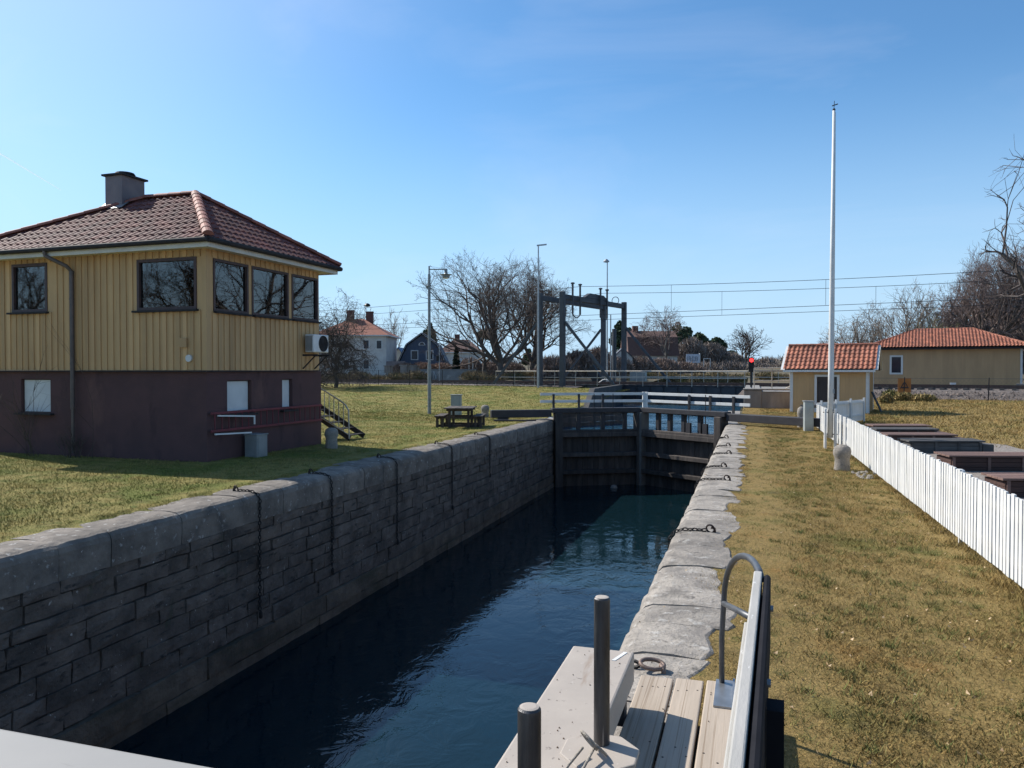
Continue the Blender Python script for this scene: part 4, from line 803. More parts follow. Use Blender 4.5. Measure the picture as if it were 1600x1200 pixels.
# ------------------------------------------------------------------ grey pedestals and cabinet
GREYG = M('grey green sheet metal', (.30, .33, .32), (.25, .275, .27), .55, 3, metal=.15, bump=.05)
def cabinet(p, w, d, h, label, rz, split=False, name='service_pedestal', cat='pedestal'):
    r = thing(name, p, label, cat, rz); MB().box(-w / 2, w / 2, -d / 2, d / 2, -.03, h).build('body', GREYG, r, world=False, bevel=.01)
    MB().box(-w / 2 - .03, w / 2 + .03, -d / 2 - .03, d / 2 + .03, h, h + .03).build('lid', GREYB, r, world=False, bevel=.006)
    if split:
        MB().box(-w / 2 + .01, -.006, -d / 2 - .01, -d / 2 - .002, .05, h - .03).build('door', GREYG, r, world=False); MB().box(.006, w / 2 - .01, -d / 2 - .01, -d / 2 - .002, .05, h - .03).build('door', GREYG, r, world=False); MB().box(-.015, .015, -d / 2 - .022, -d / 2 - .011, h * .55, h * .6).build('lock', GALV, r, world=False)
    else:
        MB().box(-w / 2 + .03, w / 2 - .03, -d / 2 - .01, -d / 2 - .002, .08, h - .05).build('door', GREYG, r, world=False, bevel=.003); MB().tube([(w / 2 - .08, -d / 2 - .025, h * .5), (w / 2 - .08, -d / 2 - .011, h * .5)], .02, 8).build('lock', DARKM, r, world=False)
    return r
cabinet(atz(1263, 673), .30, .28, 1.03, 'grey electric pedestal with double doors on the grass left of the flagpole', R_(8), True)
cabinet(atz(713, 652, .05), .44, .3, .98, 'grey electric cabinet standing on the lawn behind the picnic table', R_(10), False, 'electric_cabinet', 'cabinet')
# low grey rails beside the pedestal (old beam support)
c = atz(1270, 655); r = thing('beam_support', c, 'low pale timber support behind the grey pedestal', 'support')
for k in range(2): MB().box(c.x - .5, c.x + .35, c.y - .2 + .4 * k, c.y - .12 + .4 * k, .5, .62).build('rail', LICH, r)
m = MB(); m.box(c.x - .45, c.x - .33, c.y - .2, c.y + .25, 0, .5); m.box(c.x + .2, c.x + .32, c.y - .2, c.y + .25, 0, .5); m.each('post', LICH, r)
# ------------------------------------------------------------------ brown timber tables/benches in the gravel yard
BRW = M('brown stained planks', (.085, .045, .036), (.055, .03, .026), .8, 3, 8, bump=.3, bsc=20, stretch=(.6, 3, 3), rnd=.2)
BRT = M('pale brown planks', (.20, .125, .10), (.15, .09, .075), .8, 3, 8, bump=.3, bsc=20, stretch=(.6, 3, 3), rnd=.2)  # lid and batten planks, paler than the side boards
BRG = M('greyed dark planks', (.10, .095, .09), (.065, .062, .06), .85, 3, 8, bump=.3, bsc=20, stretch=(.6, 3, 3), rnd=.2)
def chest(p, rz, W, D, H, label, mt, mb):
    r = thing('timber_chest', p, label, 'timber chest', rz, 'brown timber chests in the gravel yard')
    for k in range(4): MB().box(-.06, W + .06, -.04 + k * (D + .06) / 4, -.04 + (k + .96) * (D + .06) / 4, H - .04 + k * .004, H + k * .004).build('lid_plank', mt, r, world=False, bevel=.004)
    nz_ = max(3, int((H - .06) / .11)); hh = (H - .06) / nz_
    m = MB()
    for k in range(nz_): m.box(0, W, 0, .025, .01 + k * hh, .01 + (k + .93) * hh); m.box(0, W, D - .025, D, .01 + k * hh, .01 + (k + .93) * hh)
    m.build('side_boards', mb, r, world=False); m = MB()
    for k in range(nz_): m.box(.0, .025, .03, D - .03, .01 + k * hh, .01 + (k + .93) * hh); m.box(W - .025, W, .03, D - .03, .01 + k * hh, .01 + (k + .93) * hh)
    m.each('end_board', mb, r, world=False); m = MB()
    for x in (.02, W * .34, W * .66, W - .08): m.box(x, x + .06, -.022, -.001, 0, H - .045)
    m.each('batten', mt, r, world=False)
    MB().box(W + .03, W + .30, .02, D - .1, H * .1, H - .10).build('end_shelf', mb, r, world=False)
    return r
ch = [((1361, 664.4), 25.0, 1.75, 'farthest brown timber chest, nearest the hut', BRT, BRW), ((1366, 670), 23.4, 1.75, 'second farthest timber chest with a greyed lid', BRG, BRW), ((1383, 678.5), 21.5, 1.8, 'reddish brown timber chest third from the hut', BRT, BRW), ((1416, 688), 19.8, 1.8, 'blackish grey timber chest, fourth from the hut', BRG, BRG), ((1478, 711), 16.25, 2.2, 'big brown timber chest beside the open gravel, second from the right', BRT, BRW), ((1560, 746.5), 12.9, 2.2, 'nearest brown timber chest, cut by the right edge', BRT, BRW)]
for (uv, D, W, lb, mt, mb) in ch:
    q = atd(*uv, D); g0 = gz(q.x, q.y); chest((q.x + .1, q.y, g0), R_(15), W, .6, q.z - g0, lb, mt, mb)
# round white post lamps behind the fence
bl = None
for (u, v), nm in zip(((1497, 733), (1428.6, 702.6), (1384, 681.5), (1352, 666)), ('nearest low white capped post behind the pickets, beside the nearest chest', 'low white capped post behind the pickets, beside the blackish chest', 'low white capped post behind the pickets, beside the reddish chest', 'farthest low white capped post behind the pickets, nearest the hut')):
    q = atp(u, v, (2.78, 0, 0), (1, 0, 0)); h = q.z - gz(q.x, q.y)
    if bl is None:
        bl = thing('capped_post', (q.x, q.y, gz(q.x, q.y)), nm, 'post', group='low white posts behind the picket fence'); MB().lathe((0, 0, 0), [(.05, -.05), (.05, h - .05)], 14).build('post', GALV, bl, world=False); MB().lathe((0, 0, h - .05), [(.085, 0), (.09, .015), (.085, .035), (.06, .05)], 18).build('cap', WHITE, bl, world=False)
    else: dup(bl, (q.x, q.y, gz(q.x, q.y)), 0, nm, (1, 1, h / .76))
# ------------------------------------------------------------------ hut with tiled roof
q0 = atz(1243, 652); q1 = atz(1357, 651); u = (q1 - q0); HW = u.length; ang = math.atan2(u.y, u.x)
ang = R_(-12); HW = 3.5; q1 = atd(1357, 650, 36.2); q1.z = gz(q1.x, q1.y); q0 = q1 - Vector((math.cos(ang), math.sin(ang), 0)) * HW
hut = thing('tiled_hut', q0, 'small yellow hut with an orange tiled gable roof and dark door, beyond the flagpole', 'hut', ang)
HD, HH, RR, OVH = 2.5, 2.05, 1.18, .30
YELH = M('hut yellow boards', (.56, .36, .18), (.48, .31, .155), .75, 1.6, 8, bump=.15, bsc=20, stretch=(1, 1, .25), rnd=.06)
m = MB(); dr = (1.22, 2.12, .02, 1.72)
holed_wall(m, (0, 0, 0), X, Z, -Y, HW, HH, .1, [dr]); m.box(0, .1, .1, HD, 0, HH); m.box(HW - .1, HW, .1, HD, 0, HH); m.box(.1, HW - .1, HD - .1, HD, 0, HH)
for xg in (0, HW - .1): m.prism([(xg, 0, HH), (xg, HD, HH), (xg, HD / 2, HH + RR * .93)], (.1, 0, 0))
battens(m, (0, 0, 0), X, Z, -Y, HW, HH, [dr], .16, .03, .012)
battens(m, (HW, 0, 0), Y, Z, X, HD, HH, [], .16, .03, .012)
m.build('board_wall', YELH, hut, world=False)
m = MB()
for (xa, ya) in ((-.02, -.03), (HW - .12, -.03)): m.box(xa, xa + .14, ya, ya + .028, 0, HH)
m.box(HW + .002, HW + .03, -.03, .12, 0, HH); m.box(HW + .002, HW + .03, HD - .12, HD, 0, HH); m.each('corner_board', WHITE, hut, world=False)
DOORM = M('dark brown door', (.05, .038, .036), (.035, .028, .027), .6, 4, stretch=(5, 1, .5), bump=.2)
door = MB().box(dr[0] + .02, dr[1] - .02, .02, .06, .02, dr[3]).build('door', DOORM, hut, world=False)
MB().tube([(dr[1] - .14, .0, .8), (dr[1] - .14, .015, .8)], .03, 8).build('handle', GALV, door, world=False); m = MB(); m.box(dr[0] + .03, dr[0] + .14, .005, .018, 1.4, 1.48); m.build('hinge', DARKM, door, world=False)
m = MB(); m.box(dr[0] - .11, dr[0], -.03, -.001, 0, dr[3] + .1); m.box(dr[1], dr[1] + .11, -.03, -.001, 0, dr[3] + .1); m.box(dr[0], dr[1], -.03, -.001, dr[3], dr[3] + .1); m.each('door_trim', WHITE, hut, world=False)
g = Vector((0, HD / 2 + OVH, RR)); Ls = g.length; g.normalize(); e0 = Vector((-OVH, -OVH, HH - .03)); roof = MB(); tile_slope(roof, e0 + Z * .06, X, g, X.cross(g), Ls, lambda h: 0, lambda h: HW + 2 * OVH, .215, .30, .045, .03, 6)
g2 = Vector((0, -(HD / 2 + OVH), RR)).normalized(); tile_slope(roof, Vector((HW + OVH, HD + OVH, HH + .03)), -X, g2, (-X).cross(g2), Ls, lambda h: 0, lambda h: HW + 2 * OVH, .215, .30, .045, .03, 6)
roof = roof.build('roof', CLAY, hut, world=False); apex = Vector((0, HD / 2, HH - .03 + RR))
m = MB(); ridge(m, Vector((-OVH, HD / 2, apex.z + .07)), Vector((HW + OVH, HD / 2, apex.z + .07)), .11, .34); m.build('ridge_tiles', CLAY, roof, world=False)
m = MB(); m.add([(-OVH, -OVH, HH - .03), (HW + OVH, -OVH, HH - .03), (HW + OVH, HD / 2, apex.z), (-OVH, HD / 2, apex.z), (-OVH, HD + OVH, HH - .03), (HW + OVH, HD + OVH, HH - .03)], [(0, 1, 2, 3), (3, 2, 5, 4)]); m.build('roof_deck', TARPAPER, roof, world=False)
m = MB()
for xg in (-OVH - .03, HW + OVH): m.bar((xg + .015, -OVH - .02, HH + .0), (xg + .015, HD / 2, apex.z + .04), .03, .2, X); m.bar((xg + .015, HD + OVH + .02, HH + .0), (xg + .015, HD / 2, apex.z + .04), .03, .2, X)
m.each('barge_board', WHITE, roof, world=False)
MB().box(-OVH, HW + OVH, -OVH - .025, -OVH - .001, HH - .1, HH + .0).build('eaves_board', WHITE, hut, world=False)
m = MB().box(-.03, HW + .03, -.02, HD + .03, -.4, -.001); m.build('plinth', CONC, hut, world=False)
# dark plank leaning on the hut's gable
q = HI; m = MB(); a = WM[hut.name] @ Vector((HW + .5, .9, .02)); b = WM[hut.name] @ Vector((HW + .06, 1.1, 1.0)); m.bar(a, b, .14, .04); tag(m.build('leaning_plank', TARB), 'dark plank leaning against the gable end of the tiled hut', 'plank')
# ------------------------------------------------------------------ long yellow house beyond the railway
c0 = rail(21.2, 9.2); lh = thing('long_house', (c0.x, c0.y, .55), 'long low yellow wooden building with an orange hip roof behind the railway', 'building', math.atan2(RE.y, RE.x) + R_(5))
LW2, LD2, LH2, LR2 = 13.6, 7.0, 3.35, 2.0
c1 = atd(1384, 600, 62.5); lh.location = (c1.x - 1.0, c1.y, .5); WM[lh.name] = Matrix.Translation(lh.location) @ Matrix.Rotation(lh.rotation_euler.z, 4, 'Z'); LI = WM[lh.name].inverted()
def lp(u, v): q = LI @ atp(u, v, lh.location, WM[lh.name].to_3x3() @ Y); return q.x, q.z
wa, wb = lp(1390, 585), lp(1411, 555); LW2 = lp(1597, 580)[0]; LH2 = lp(1480, 545)[1]; LRZ = lp(1480, 512)[1]
YELL = M('shaded yellow boards', (.52, .345, .19), (.45, .30, .165), .8, 1.6, 8, bump=.15, bsc=20, stretch=(1, 1, .25), rnd=.06)
m = MB(); hl = [(wa[0], wb[0], wa[1], wb[1])]; holed_wall(m, (0, 0, .35), X, Z, -Y, LW2, LH2 - .35, .15, [(a, b, c - .35, d - .35) for a, b, c, d in hl]); m.box(0, .15, .15, LD2, .35, LH2); m.box(LW2 - .15, LW2, .15, LD2, .35, LH2); m.box(.15, LW2 - .15, LD2 - .15, LD2, .35, LH2)
battens(m, (0, 0, .35), X, Z, -Y, LW2, LH2 - .35, [(a, b, c - .35, d - .35) for a, b, c, d in hl], .24, .05, .02); m.build('board_wall', YELL, lh, world=False)
a, b, c, d = hl[0]; window(lh, (a, 0, c), X, Z, -Y, b - a, d - c, WHITE, PANED, fw=.14, depth=.1); 
m = MB().box(-.05, LW2 + .05, .05, LD2, -.6, .345); m.build('plinth', CONC, lh, world=False)
MB().box(-.03, .12, -.03, -.021, .36, LH2).build('corner_board', WHITE, lh, world=False); MB().box(LW2 - .12, LW2 + .03, -.03, -.021, .36, LH2).build('corner_board', WHITE, lh, world=False)
o_ = .5; x0, x1, y0, y1 = -o_, LW2 + o_, -o_, LD2 + o_; rz0, D2 = LH2 - .02, (LD2 + 2 * o_) / 2; RHH = LRZ * (62.5 + 4) / 62.5 - rz0 - .4; hr = 3.6
MB().box(x0, x1, y0, y1, rz0 - .02, rz0 + .12).build('eaves', DARKM, lh, world=False)
g = Vector((0, D2, RHH)); Ls = g.length; g.normalize(); roof = MB(); Lx = x1 - x0; tile_slope(roof, (x0 - .05, y0 - .08, rz0 + .16), X, g, X.cross(g), Ls, lambda h: hr * h / Ls, lambda h: Lx + .1 - hr * h / Ls, .235, .34, .06, .035, 5)
for (E, e) in (((x1 + .05, y0, rz0 + .16), Y), ((x0 - .05, y1, rz0 + .16), -Y)):
    gg = Vector((-hr if e.y > 0 else hr, 0, RHH)); l2 = gg.length; gg.normalize(); tile_slope(roof, E, e, gg, e.cross(gg), l2, lambda h: D2 * h / l2, lambda h: 2 * D2 - D2 * h / l2, .235, .34, .06, .035, 5)
roof = roof.build('roof', CLAY, lh, world=False); ra, rb = Vector((x0 + hr, y0 + D2, rz0 + RHH + .1)), Vector((x1 - hr, y0 + D2, rz0 + RHH + .1)); ca, cb_, cc_, cd_ = (Vector((px, py, rz0 + .16)) for px, py in ((x0, y0), (x1, y0), (x1, y1), (x0, y1)))
MB().add([ca, cb_, cc_, cd_, ra - Z * .1, rb - Z * .1], [(0, 1, 5, 4), (1, 2, 5), (2, 3, 4, 5), (3, 0, 4)]).build('roof_deck', TARPAPER, roof, world=False)
m = MB(); ridge(m, ra + Z * .02, rb + Z * .02, .13, .36)
for p_, q_ in ((ca, ra), (cb_, rb), (cc_, rb), (cd_, ra)): ridge(m, p_ + Z * .08, q_ + Z * .02, .13, .36)
m.build('ridge_tiles', CLAY, roof, world=False)
# ------------------------------------------------------------------ picnic table on the lawn
PIC = M('dark weathered picnic timber', (.085, .065, .052), (.05, .04, .034), .85, 4, 8, bump=.3, stretch=(3, .5, 1), rnd=.2)
p = atz(717, 667); pt = thing('picnic_table', (p.x, p.y + .2, gz(p.x, p.y)), 'dark wooden picnic table with two fixed benches on the lawn by the lock', 'picnic table', R_(14))
for k in range(5): MB().box(-.53 + k * .214, -.53 + k * .214 + .2, -.85, .85, .70, .74).build('top_plank', PIC, pt, world=False)
for s in (-1, 1):
    m = MB(); a = s * .72; m.box(a - .17, a - .005, -.85, .85, .41, .45); m.box(a + .005, a + .17, -.85, .85, .41, .45); m.build('bench_seat', PIC, pt, world=False)
m = MB()
for yy in (-.6, .52):
    for xx in (-.40, .31): m.box(xx, xx + .09, yy, yy + .09, 0, .70)
    for xx in (-.86, -.66, .57, .77): m.box(xx, xx + .09, yy, yy + .09, 0, .41)
m.each('leg', PIC, pt, world=False)
m = MB()
for yy in (-.52, .60): m.box(-.86, .86, yy + .012, yy + .05, .02, .11); m.box(-.86, .86, yy + .012, yy + .05, .33, .405); m.box(-.48, .48, yy + .012, yy + .05, .61, .695)
m.each('brace', PIC, pt, world=False)
# ------------------------------------------------------------------ lawn lamp
p = atz(671, 645, .05); D = (p - CAMP).dot(ray(800, 578)); ht = atd(669, 416, (p - CAMP).length * .985).z
LAMPG = M('grey lamp post paint', (.23, .25, .26), (.18, .195, .20), .5, 5, metal=.4)
def pole_d(u, v, z): q = atz(u, v, z); return q
zb_ = gz(p.x, p.y); tp = atp(669, 416, p, ray(800, 590)); H = tp.z
lm = thing('lamp_post', (p.x, p.y, zb_), 'tall grey street lamp with a bent arm and round shade standing on the lawn', 'street lamp'); ax = Vector((math.cos(R_(17)), math.sin(R_(17)), 0)); b0 = Vector((p.x, p.y, 0))
m = MB().tube([b0 + Z * zb_, b0 + Z * 2.4], .085, 14); m.tube([b0 + Z * 2.4, b0 + Z * (H - .4)], .068, 14); m.tube([b0 + Z * (H - .4), b0 + Z * H], .04, 10); m.lathe(b0 + Z * (H - 1.0), [(.09, 0), (.1, .04), (.09, .08)], 12); m.build('pole', LAMPG, lm)
arm = MB(); e = b0 + ax * .82 + Z * (H - .16); arm.tube([b0 + Z * (H - .16), e], .028, 8); arm.tube([b0 + Z * (H - .01), b0 + ax * .75 + Z * (H - .13)], .006, 5); arm.build('arm', LAMPG, lm)
sh = MB().lathe(e + Z * -.42, [(.17, 0), (.19, .14), (.30, .15), (.30, .165), (.1, .2), (.075, .24), (.075, .44), (.02, .46)], 20).build('lamp_shade', LAMPG, lm); MB().lathe(e + Z * -.47, [(.02, 0), (.12, .02), (.15, .06)], 16).build('lamp_glass', WHITE, sh)
MB().box(b0.x - .16, b0.x - .08, b0.y - .04, b0.y + .04, H - 1.05, H - .98).build('bracket', LAMPG, lm)
# ------------------------------------------------------------------ railway
BALL = M('railway ballast', (.20, .165, .145), (.09, .075, .068), .95, 9, 9, bump=1, bsc=22, bdist=.08, fac=(.35, .65), world=True, spots=[((.30, .26, .23), 14, .6, .68, (1, 1, 1)), ((.06, .05, .045), 11, .6, .7, (1, 1, 1))])
STEELR = M('rusty rail', (.11, .065, .05), (.07, .045, .038), .6, 8, metal=.4)
SLEEP = M('sleepers', (.13, .115, .10), (.09, .08, .07), .9, 3)
def bed(name, s0, s1, kinds='structure'):
    m = MB(); n = max(2, int((s1 - s0) / 2)); V = []; F = []
    for i in range(n + 1):
        s = s0 + (s1 - s0) * i / n
        for t, z in ((-4.6, None), (-3.2, RZ - .28), (-2.6, RZ - .2), (7.0, RZ - .2), (9.0, None)):
            q = rail(s, t); V.append((q.x, q.y, (gz(q.x, q.y) - .1) if z is None else z + random.uniform(-.03, .03)))
    for i in range(n):
        for k in range(4): F.append((i * 5 + k, (i + 1) * 5 + k, (i + 1) * 5 + k + 1, i * 5 + k + 1))
    F = [f[::-1] for f in F]
    tag(m.add(V, F).build(name, BALL), kind='structure')
SA, SB = -6.2, 6.8                       # span over the canal along the railway
bed('railway_bed_west', -160, SA); bed('railway_bed_east', SB, 160)
# loose ballast stones along the near slope
rg = np.random.default_rng(5); st = []
m = MB(); rn = random.Random(4)
for i in range(5200):
    s = rn.uniform(SB + .5, 48) if i % 3 else rn.uniform(-50, SA - 1); t = rn.uniform(-4.6, -2.4); q = rail(s, t); zz = RZ - .28 if t > -3.2 else (gz(q.x, q.y) + (RZ - .28 - gz(q.x, q.y)) * (t + 4.6) / 1.4)
    r_ = rn.uniform(.035, .085); vv = [Vector((rn.gauss(0, 1), rn.gauss(0, 1), rn.gauss(0, 1))).normalized() * r_ for _ in range(4)]; m.add([q + Z * (zz + .02) + v for v in vv], [(0, 1, 2), (0, 3, 1), (1, 3, 2), (2, 3, 0)], rn.random())
BST = M('ballast stones', (.24, .19, .165), (.14, .11, .10), .95, 9, rnd=.6); tag(m.build('ballast', BST), 'loose ballast stones on the near slope of the railway', 'ballast', kind='stuff')
for t0, lb in ((0, 'nearer railway track with rusty rails crossing the canal'), (4.5, 'farther railway track with rusty rails crossing the canal')):
    r = thing('railway_track', rail(0, t0, RZ), lb, 'railway track'); m = MB()
    for dt in (-.75, .75):
        q = MB(); q.bar(rail(-150, t0 + dt, RZ - .02), rail(150, t0 + dt, RZ - .02), .07, .14); q.build('rail', STEELR, r)
    for k in range(-115, 116):
        s = k * .65; m.obox(rail(s, t0 - 1.25, RZ - .2), RE * .24, RN * 2.5, Z * .12)
    o = m.build('sleepers', SLEEP, r)
# ------------------------------------------------------------------ bridge
GIRD = M('dark blue grey girder paint', (.05, .052, .062), (.036, .037, .043), .6, 2, bump=.1, spots=[((.09, .06, .045), 2, .64, .75, (1, 1, .4))])
RAILP = M('weathered railing tube', (.50, .45, .38), (.38, .34, .29), .55, 5, metal=.2, rnd=.1)
br = thing('railway_bridge', rail(0, 0, RZ), 'low dark railway bridge over the canal with long tube railings', 'bridge')
for t in (-2.35, 6.9):
    m = MB(); m.obox(rail(SA - 3.5, t, -.28), RE * (SB - SA + 4.2), RN * .06, Z * 1.22); m.obox(rail(SA - 3.5, t - .12, .94), RE * (SB - SA + 4.2), RN * .3, Z * .05); m.obox(rail(SA - 3.5, t - .12, -.33), RE * (SB - SA + 4.2), RN * .3, Z * .05)
    k = SA - 3.2
    while k < SB + .5: m.obox(rail(k, t - .1, -.28), RE * .03, RN * .1, Z * 1.22); k += 1.1
    m.build('girder', GIRD, br)
m = MB().obox(rail(SA - 3.5, -2.25, .80), RE * (SB - SA + 4.2), RN * 9.1, Z * .08); m.build('deck', GIRD, br)
m = MB()
for s in (SA - 1.5, SA + 2, SA + 5.5, SB - 2.5): m.obox(rail(s, -2.52, .98), RE * 1.0, RN * .03, Z * .07)
def tube_rail(s0, s1, t, zb_, hts, step, name, label=None):
    m = MB()
    for z in hts: q = MB().tube([rail(s0, t, zb_ + z), rail(s1, t, zb_ + z)], .045 if z > .9 else .032, 8); q.build('hand_tube', RAILP, root_)
    k = s0
    while k <= s1 + .01: m.tube([rail(k, t, zb_ - .1), rail(k, t, zb_ + max(hts))], .024, 6); k += step
    m.each('railing_post', RAILP, root_)
root_ = thing('bridge_railing', rail(0, -2.6, RZ), 'weathered tube railing along the near side of the railway bridge', 'railing'); tube_rail(SA - 8.5, SB + .1, -2.62, .98, (1.06, .55), 1.95, '')
root_ = thing('bridge_railing', rail(0, 7.4, RZ), 'far tube railing on the other side of the railway bridge', 'railing'); tube_rail(SA - 4, SB + 1, 7.4, .98, (1.06, .55), 2.1, '')
root_ = thing('abutment_railing', (.5, 43, 1.1), 'steel tube railing with a slanting brace on the concrete abutment left of the hut', 'railing')
a = Vector((.1, 43.1, 1.16)); b = Vector((4.6, 42.95, 1.16)); m = MB()
for z in (.42, .95, 1.08): q = MB().tube([a + Z * z, b + Z * z], .028, 8); q.build('hand_tube', RAILP, root_)
for k in range(6): m.tube([a.lerp(b, k / 5), a.lerp(b, k / 5) + Z * 1.08], .024, 6)
m.tube([a.lerp(b, .35), a.lerp(b, .72) + Z * .95], .03, 6); m.each('railing_post', RAILP, root_)
m = MB(); m.obox(rail(SA - 9.5, -3.3, -.2), RE * 6.8, RN * .4, Z * 1.05); tag(m.build('retaining_wall', CONC), 'low concrete retaining wall along the railway left of the bridge', 'wall')
m = MB(); m.box(-9.3, -8.95, 46.5, 60, .9, 1.05)
# abutment under the far end, so the gap under the bridge reads as depth
m = MB().obox(rail(SA - 3.2, -2.2, -2.5), RE * 2.6, RN * 9, Z * 3.25); tag(m.build('bridge_pier', CONC), 'concrete bearing wall under the left end of the railway bridge', 'abutment')
m = MB().obox(rail(SB - .9, -2.2, -2.5), RE * 2.4, RN * 9, Z * 3.25); tag(m.build('bridge_pier', CONC), 'concrete bearing wall under the right end of the railway bridge', 'abutment')
# ------------------------------------------------------------------ signal
BLK = M('black signal housing', (.018, .018, .02), None, .5)
def emis(name, c, s):
    m = bpy.data.materials.new(name); m.use_nodes = True; b = m.node_tree.nodes['Principled BSDF']; b.inputs['Base Color'].default_value = (*c, 1); b.inputs['Emission Color'].default_value = (*c, 1); b.inputs['Emission Strength'].default_value = s; return m
REDL = emis('red signal light', (1, .03, .03), 2.2); q = atd(1174, 606, 44.5); sg = thing('signal_light', (q.x, q.y, 1.16), 'black waterway signal showing a red light on the bridge abutment', 'signal light')
t_ = atd(1174, 558, 44.5).z; m = MB().tube([(q.x, q.y, 1.1), (q.x, q.y, t_ - .75)], .05, 10); m.build('post', GALV, sg); m = MB().box(q.x - .07, q.x + .05, q.y - .1, q.y + .06, 1.17, t_ - .85); m.build('cable_box', BLK, sg)
hd = MB().box(q.x - .16, q.x + .14, q.y - .1, q.y + .12, t_ - .86, t_ - .02).build('housing', BLK, sg, bevel=.03)
for k, (z, mt) in enumerate(((t_ - .18, REDL), (t_ - .44, BLK), (t_ - .70, BLK))):
    MB().tube([(q.x + .0, q.y - .10, z), (q.x + .0, q.y - .125, z)], .115, 18).build('lens', mt, sg)
    V = []; n = 11
    for yy in (-.10, -.30):
        for i in range(n): a_ = math.pi * (i / (n - 1)); V.append((q.x + .13 * math.cos(a_), q.y + yy, z + .13 * math.sin(a_)))
    V += [(vx, vy, vz + .008) for vx, vy, vz in V]
    F = [(i, i + 1, n + i + 1, n + i) for i in range(n - 1)] + [(2 * n + i, 3 * n + i, 3 * n + i + 1, 2 * n + i + 1) for i in range(n - 1)] + [(n + i, n + i + 1, 3 * n + i + 1, 3 * n + i) for i in range(n - 1)]
    MB().add(V, F).build('hood', BLK, sg)
# ------------------------------------------------------------------ lifting gantries of the bridge
GAN = M('grey blue gantry steel', (.07, .078, .09), (.052, .057, .066), .6, 2, 8, bump=.1, metal=.2, spots=[((.14, .09, .07), 1.5, .63, .76, (2, 2, .4))])
def gantry(s, label, bd, arm):
    r = thing('gantry', rail(s, 2.2, RZ), label, 'gantry', group='steel portal gantries on the railway bridge'); tN, tF, zT = -3.1, 8.7, 8.5
    for t in (tN, tF): m = MB(); m.obox(rail(s - .21, t - .18, .6), RE * .42, RN * .36, Z * (zT - .6)); m.build('post', GAN, r, bevel=.03)
    m = MB(); m.obox(rail(s - .2, tN + .22, zT - .62), RE * .34, RN * (tF - tN - .44), Z * .42); m.build('cross_beam', GAN, r, bevel=.02)
    m = MB().prism([rail(s - .16, tN + 3.6, zT - .19), rail(s - .16, tN + 4.6, zT + .22), rail(s - .16, tN + 7.2, zT + .22), rail(s - .16, tN + 8.2, zT - .19)], RE * .32); m.build('beam_hump', GAN, r)
    for t in (tN, tF): m = MB(); m.bar(rail(s + bd * .25, t, zT - 2.5), rail(s + bd * 4.6, t, RZ - .1), .14, .2); m.build('brace', GAN, r)
    for t in ((tN + 1.2, tN + 2.5, tN + 6.3, tN + 7.6) if bd > 0 else ()): m = MB().tube([rail(s + .28, t, zT - 1.75), rail(s + .28, t, zT + .75)], .085, 8); m.lathe(rail(s + .28, t, zT + .70), [(.17, 0), (.17, .1), (.05, .14)], 8); m.build('insulator_tube', GAN, r)
    for t in ((tN + 1.85, tN + 6.95) if bd > 0 else ()):
        pts = [rail(s + .28, t - .65 + 1.3 * i / 8, zT - 1.75 - .3 * math.sin(math.pi * i / 8)) for i in range(9)]; MB().tube(pts, .05, 6).build('cable_loop', GAN, r)
    return r
g1 = gantry(-10.0, 'left steel portal gantry beside the tall lamp mast on the railway bridge', -1, 1); g2_ = gantry(-7.85, 'right steel portal gantry with the brace leaning over the canal', 1, 1)
m = MB(); q = rail(-7.85, 6.8, 8.2); MB_ = MB().torus(q + Z * .3, .34, .035, RN, 18, 6); MB_.build('sheave_wheel', GAN, g2_)
m = MB(); c = rail(-9.0, 6.0); m.bar(c + Z * .85, c - RE * 1.0 + Z * 2.35, .9, .35, RN); tag(m.build('counterweight_box', BLK), 'dark tilted box on the bridge behind the right gantry', 'machine box')
pts = [rail(-5.4 + 1.1 * i / 10, -1.4, RZ + .05 + .28 * math.sin(math.pi * i / 10)) for i in range(11)]; tag(MB().tube(pts, .04, 8).build('steel_hoop', WHITE, smooth=True), 'low white hoop rail on the bridge between the gantries', 'hoop')
# lamp masts
def mast(u, vt, vb, D, label, kind):
    q = atd(u, vb, D); zt_ = atd(u, vt, D).z; r = thing('lamp_mast', (q.x, q.y, .8), label, 'lamp mast'); MB().tube([(q.x, q.y, .7), (q.x, q.y, 4), (q.x, q.y, zt_)], [.085, .07, .05], 10).build('pole', GALV, r)
    if kind: m = MB(); m.obox((q.x - .1, q.y - .1, zt_ - .05), Vector((.75, .22, .08)), Vector((-.06, .2, 0)), Z * .09)
    else: m = MB().lathe((q.x - .1, q.y, zt_ - .1), [(.1, 0), (.3, .05), (.3, .12), (.12, .3), (.05, .34)], 14)
    m.build('lamp_head', GALV, r); return r
mast(841, 384, 602, 61, 'tallest lamp mast with a flat head left of the gantries', True); mast(948.5, 409, 602, 75, 'lamp mast with a round head behind the right gantry', False)
# two thin poles and a dark column behind the gantry
for (u, vt, D, rad, mt, lb) in ((954, 492, 80, .06, GALV, 'thin grey pole behind the far gantry posts'), (959.5, 514, 78, .22, GAN, 'stout dark column behind the far gantry posts')):
    q = atd(u, 595, D); z1 = atd(u, vt, D).z; tag(MB().tube([(q.x, q.y, .3), (q.x, q.y, z1)], rad, 10).build('pole', mt), lb, 'pole')
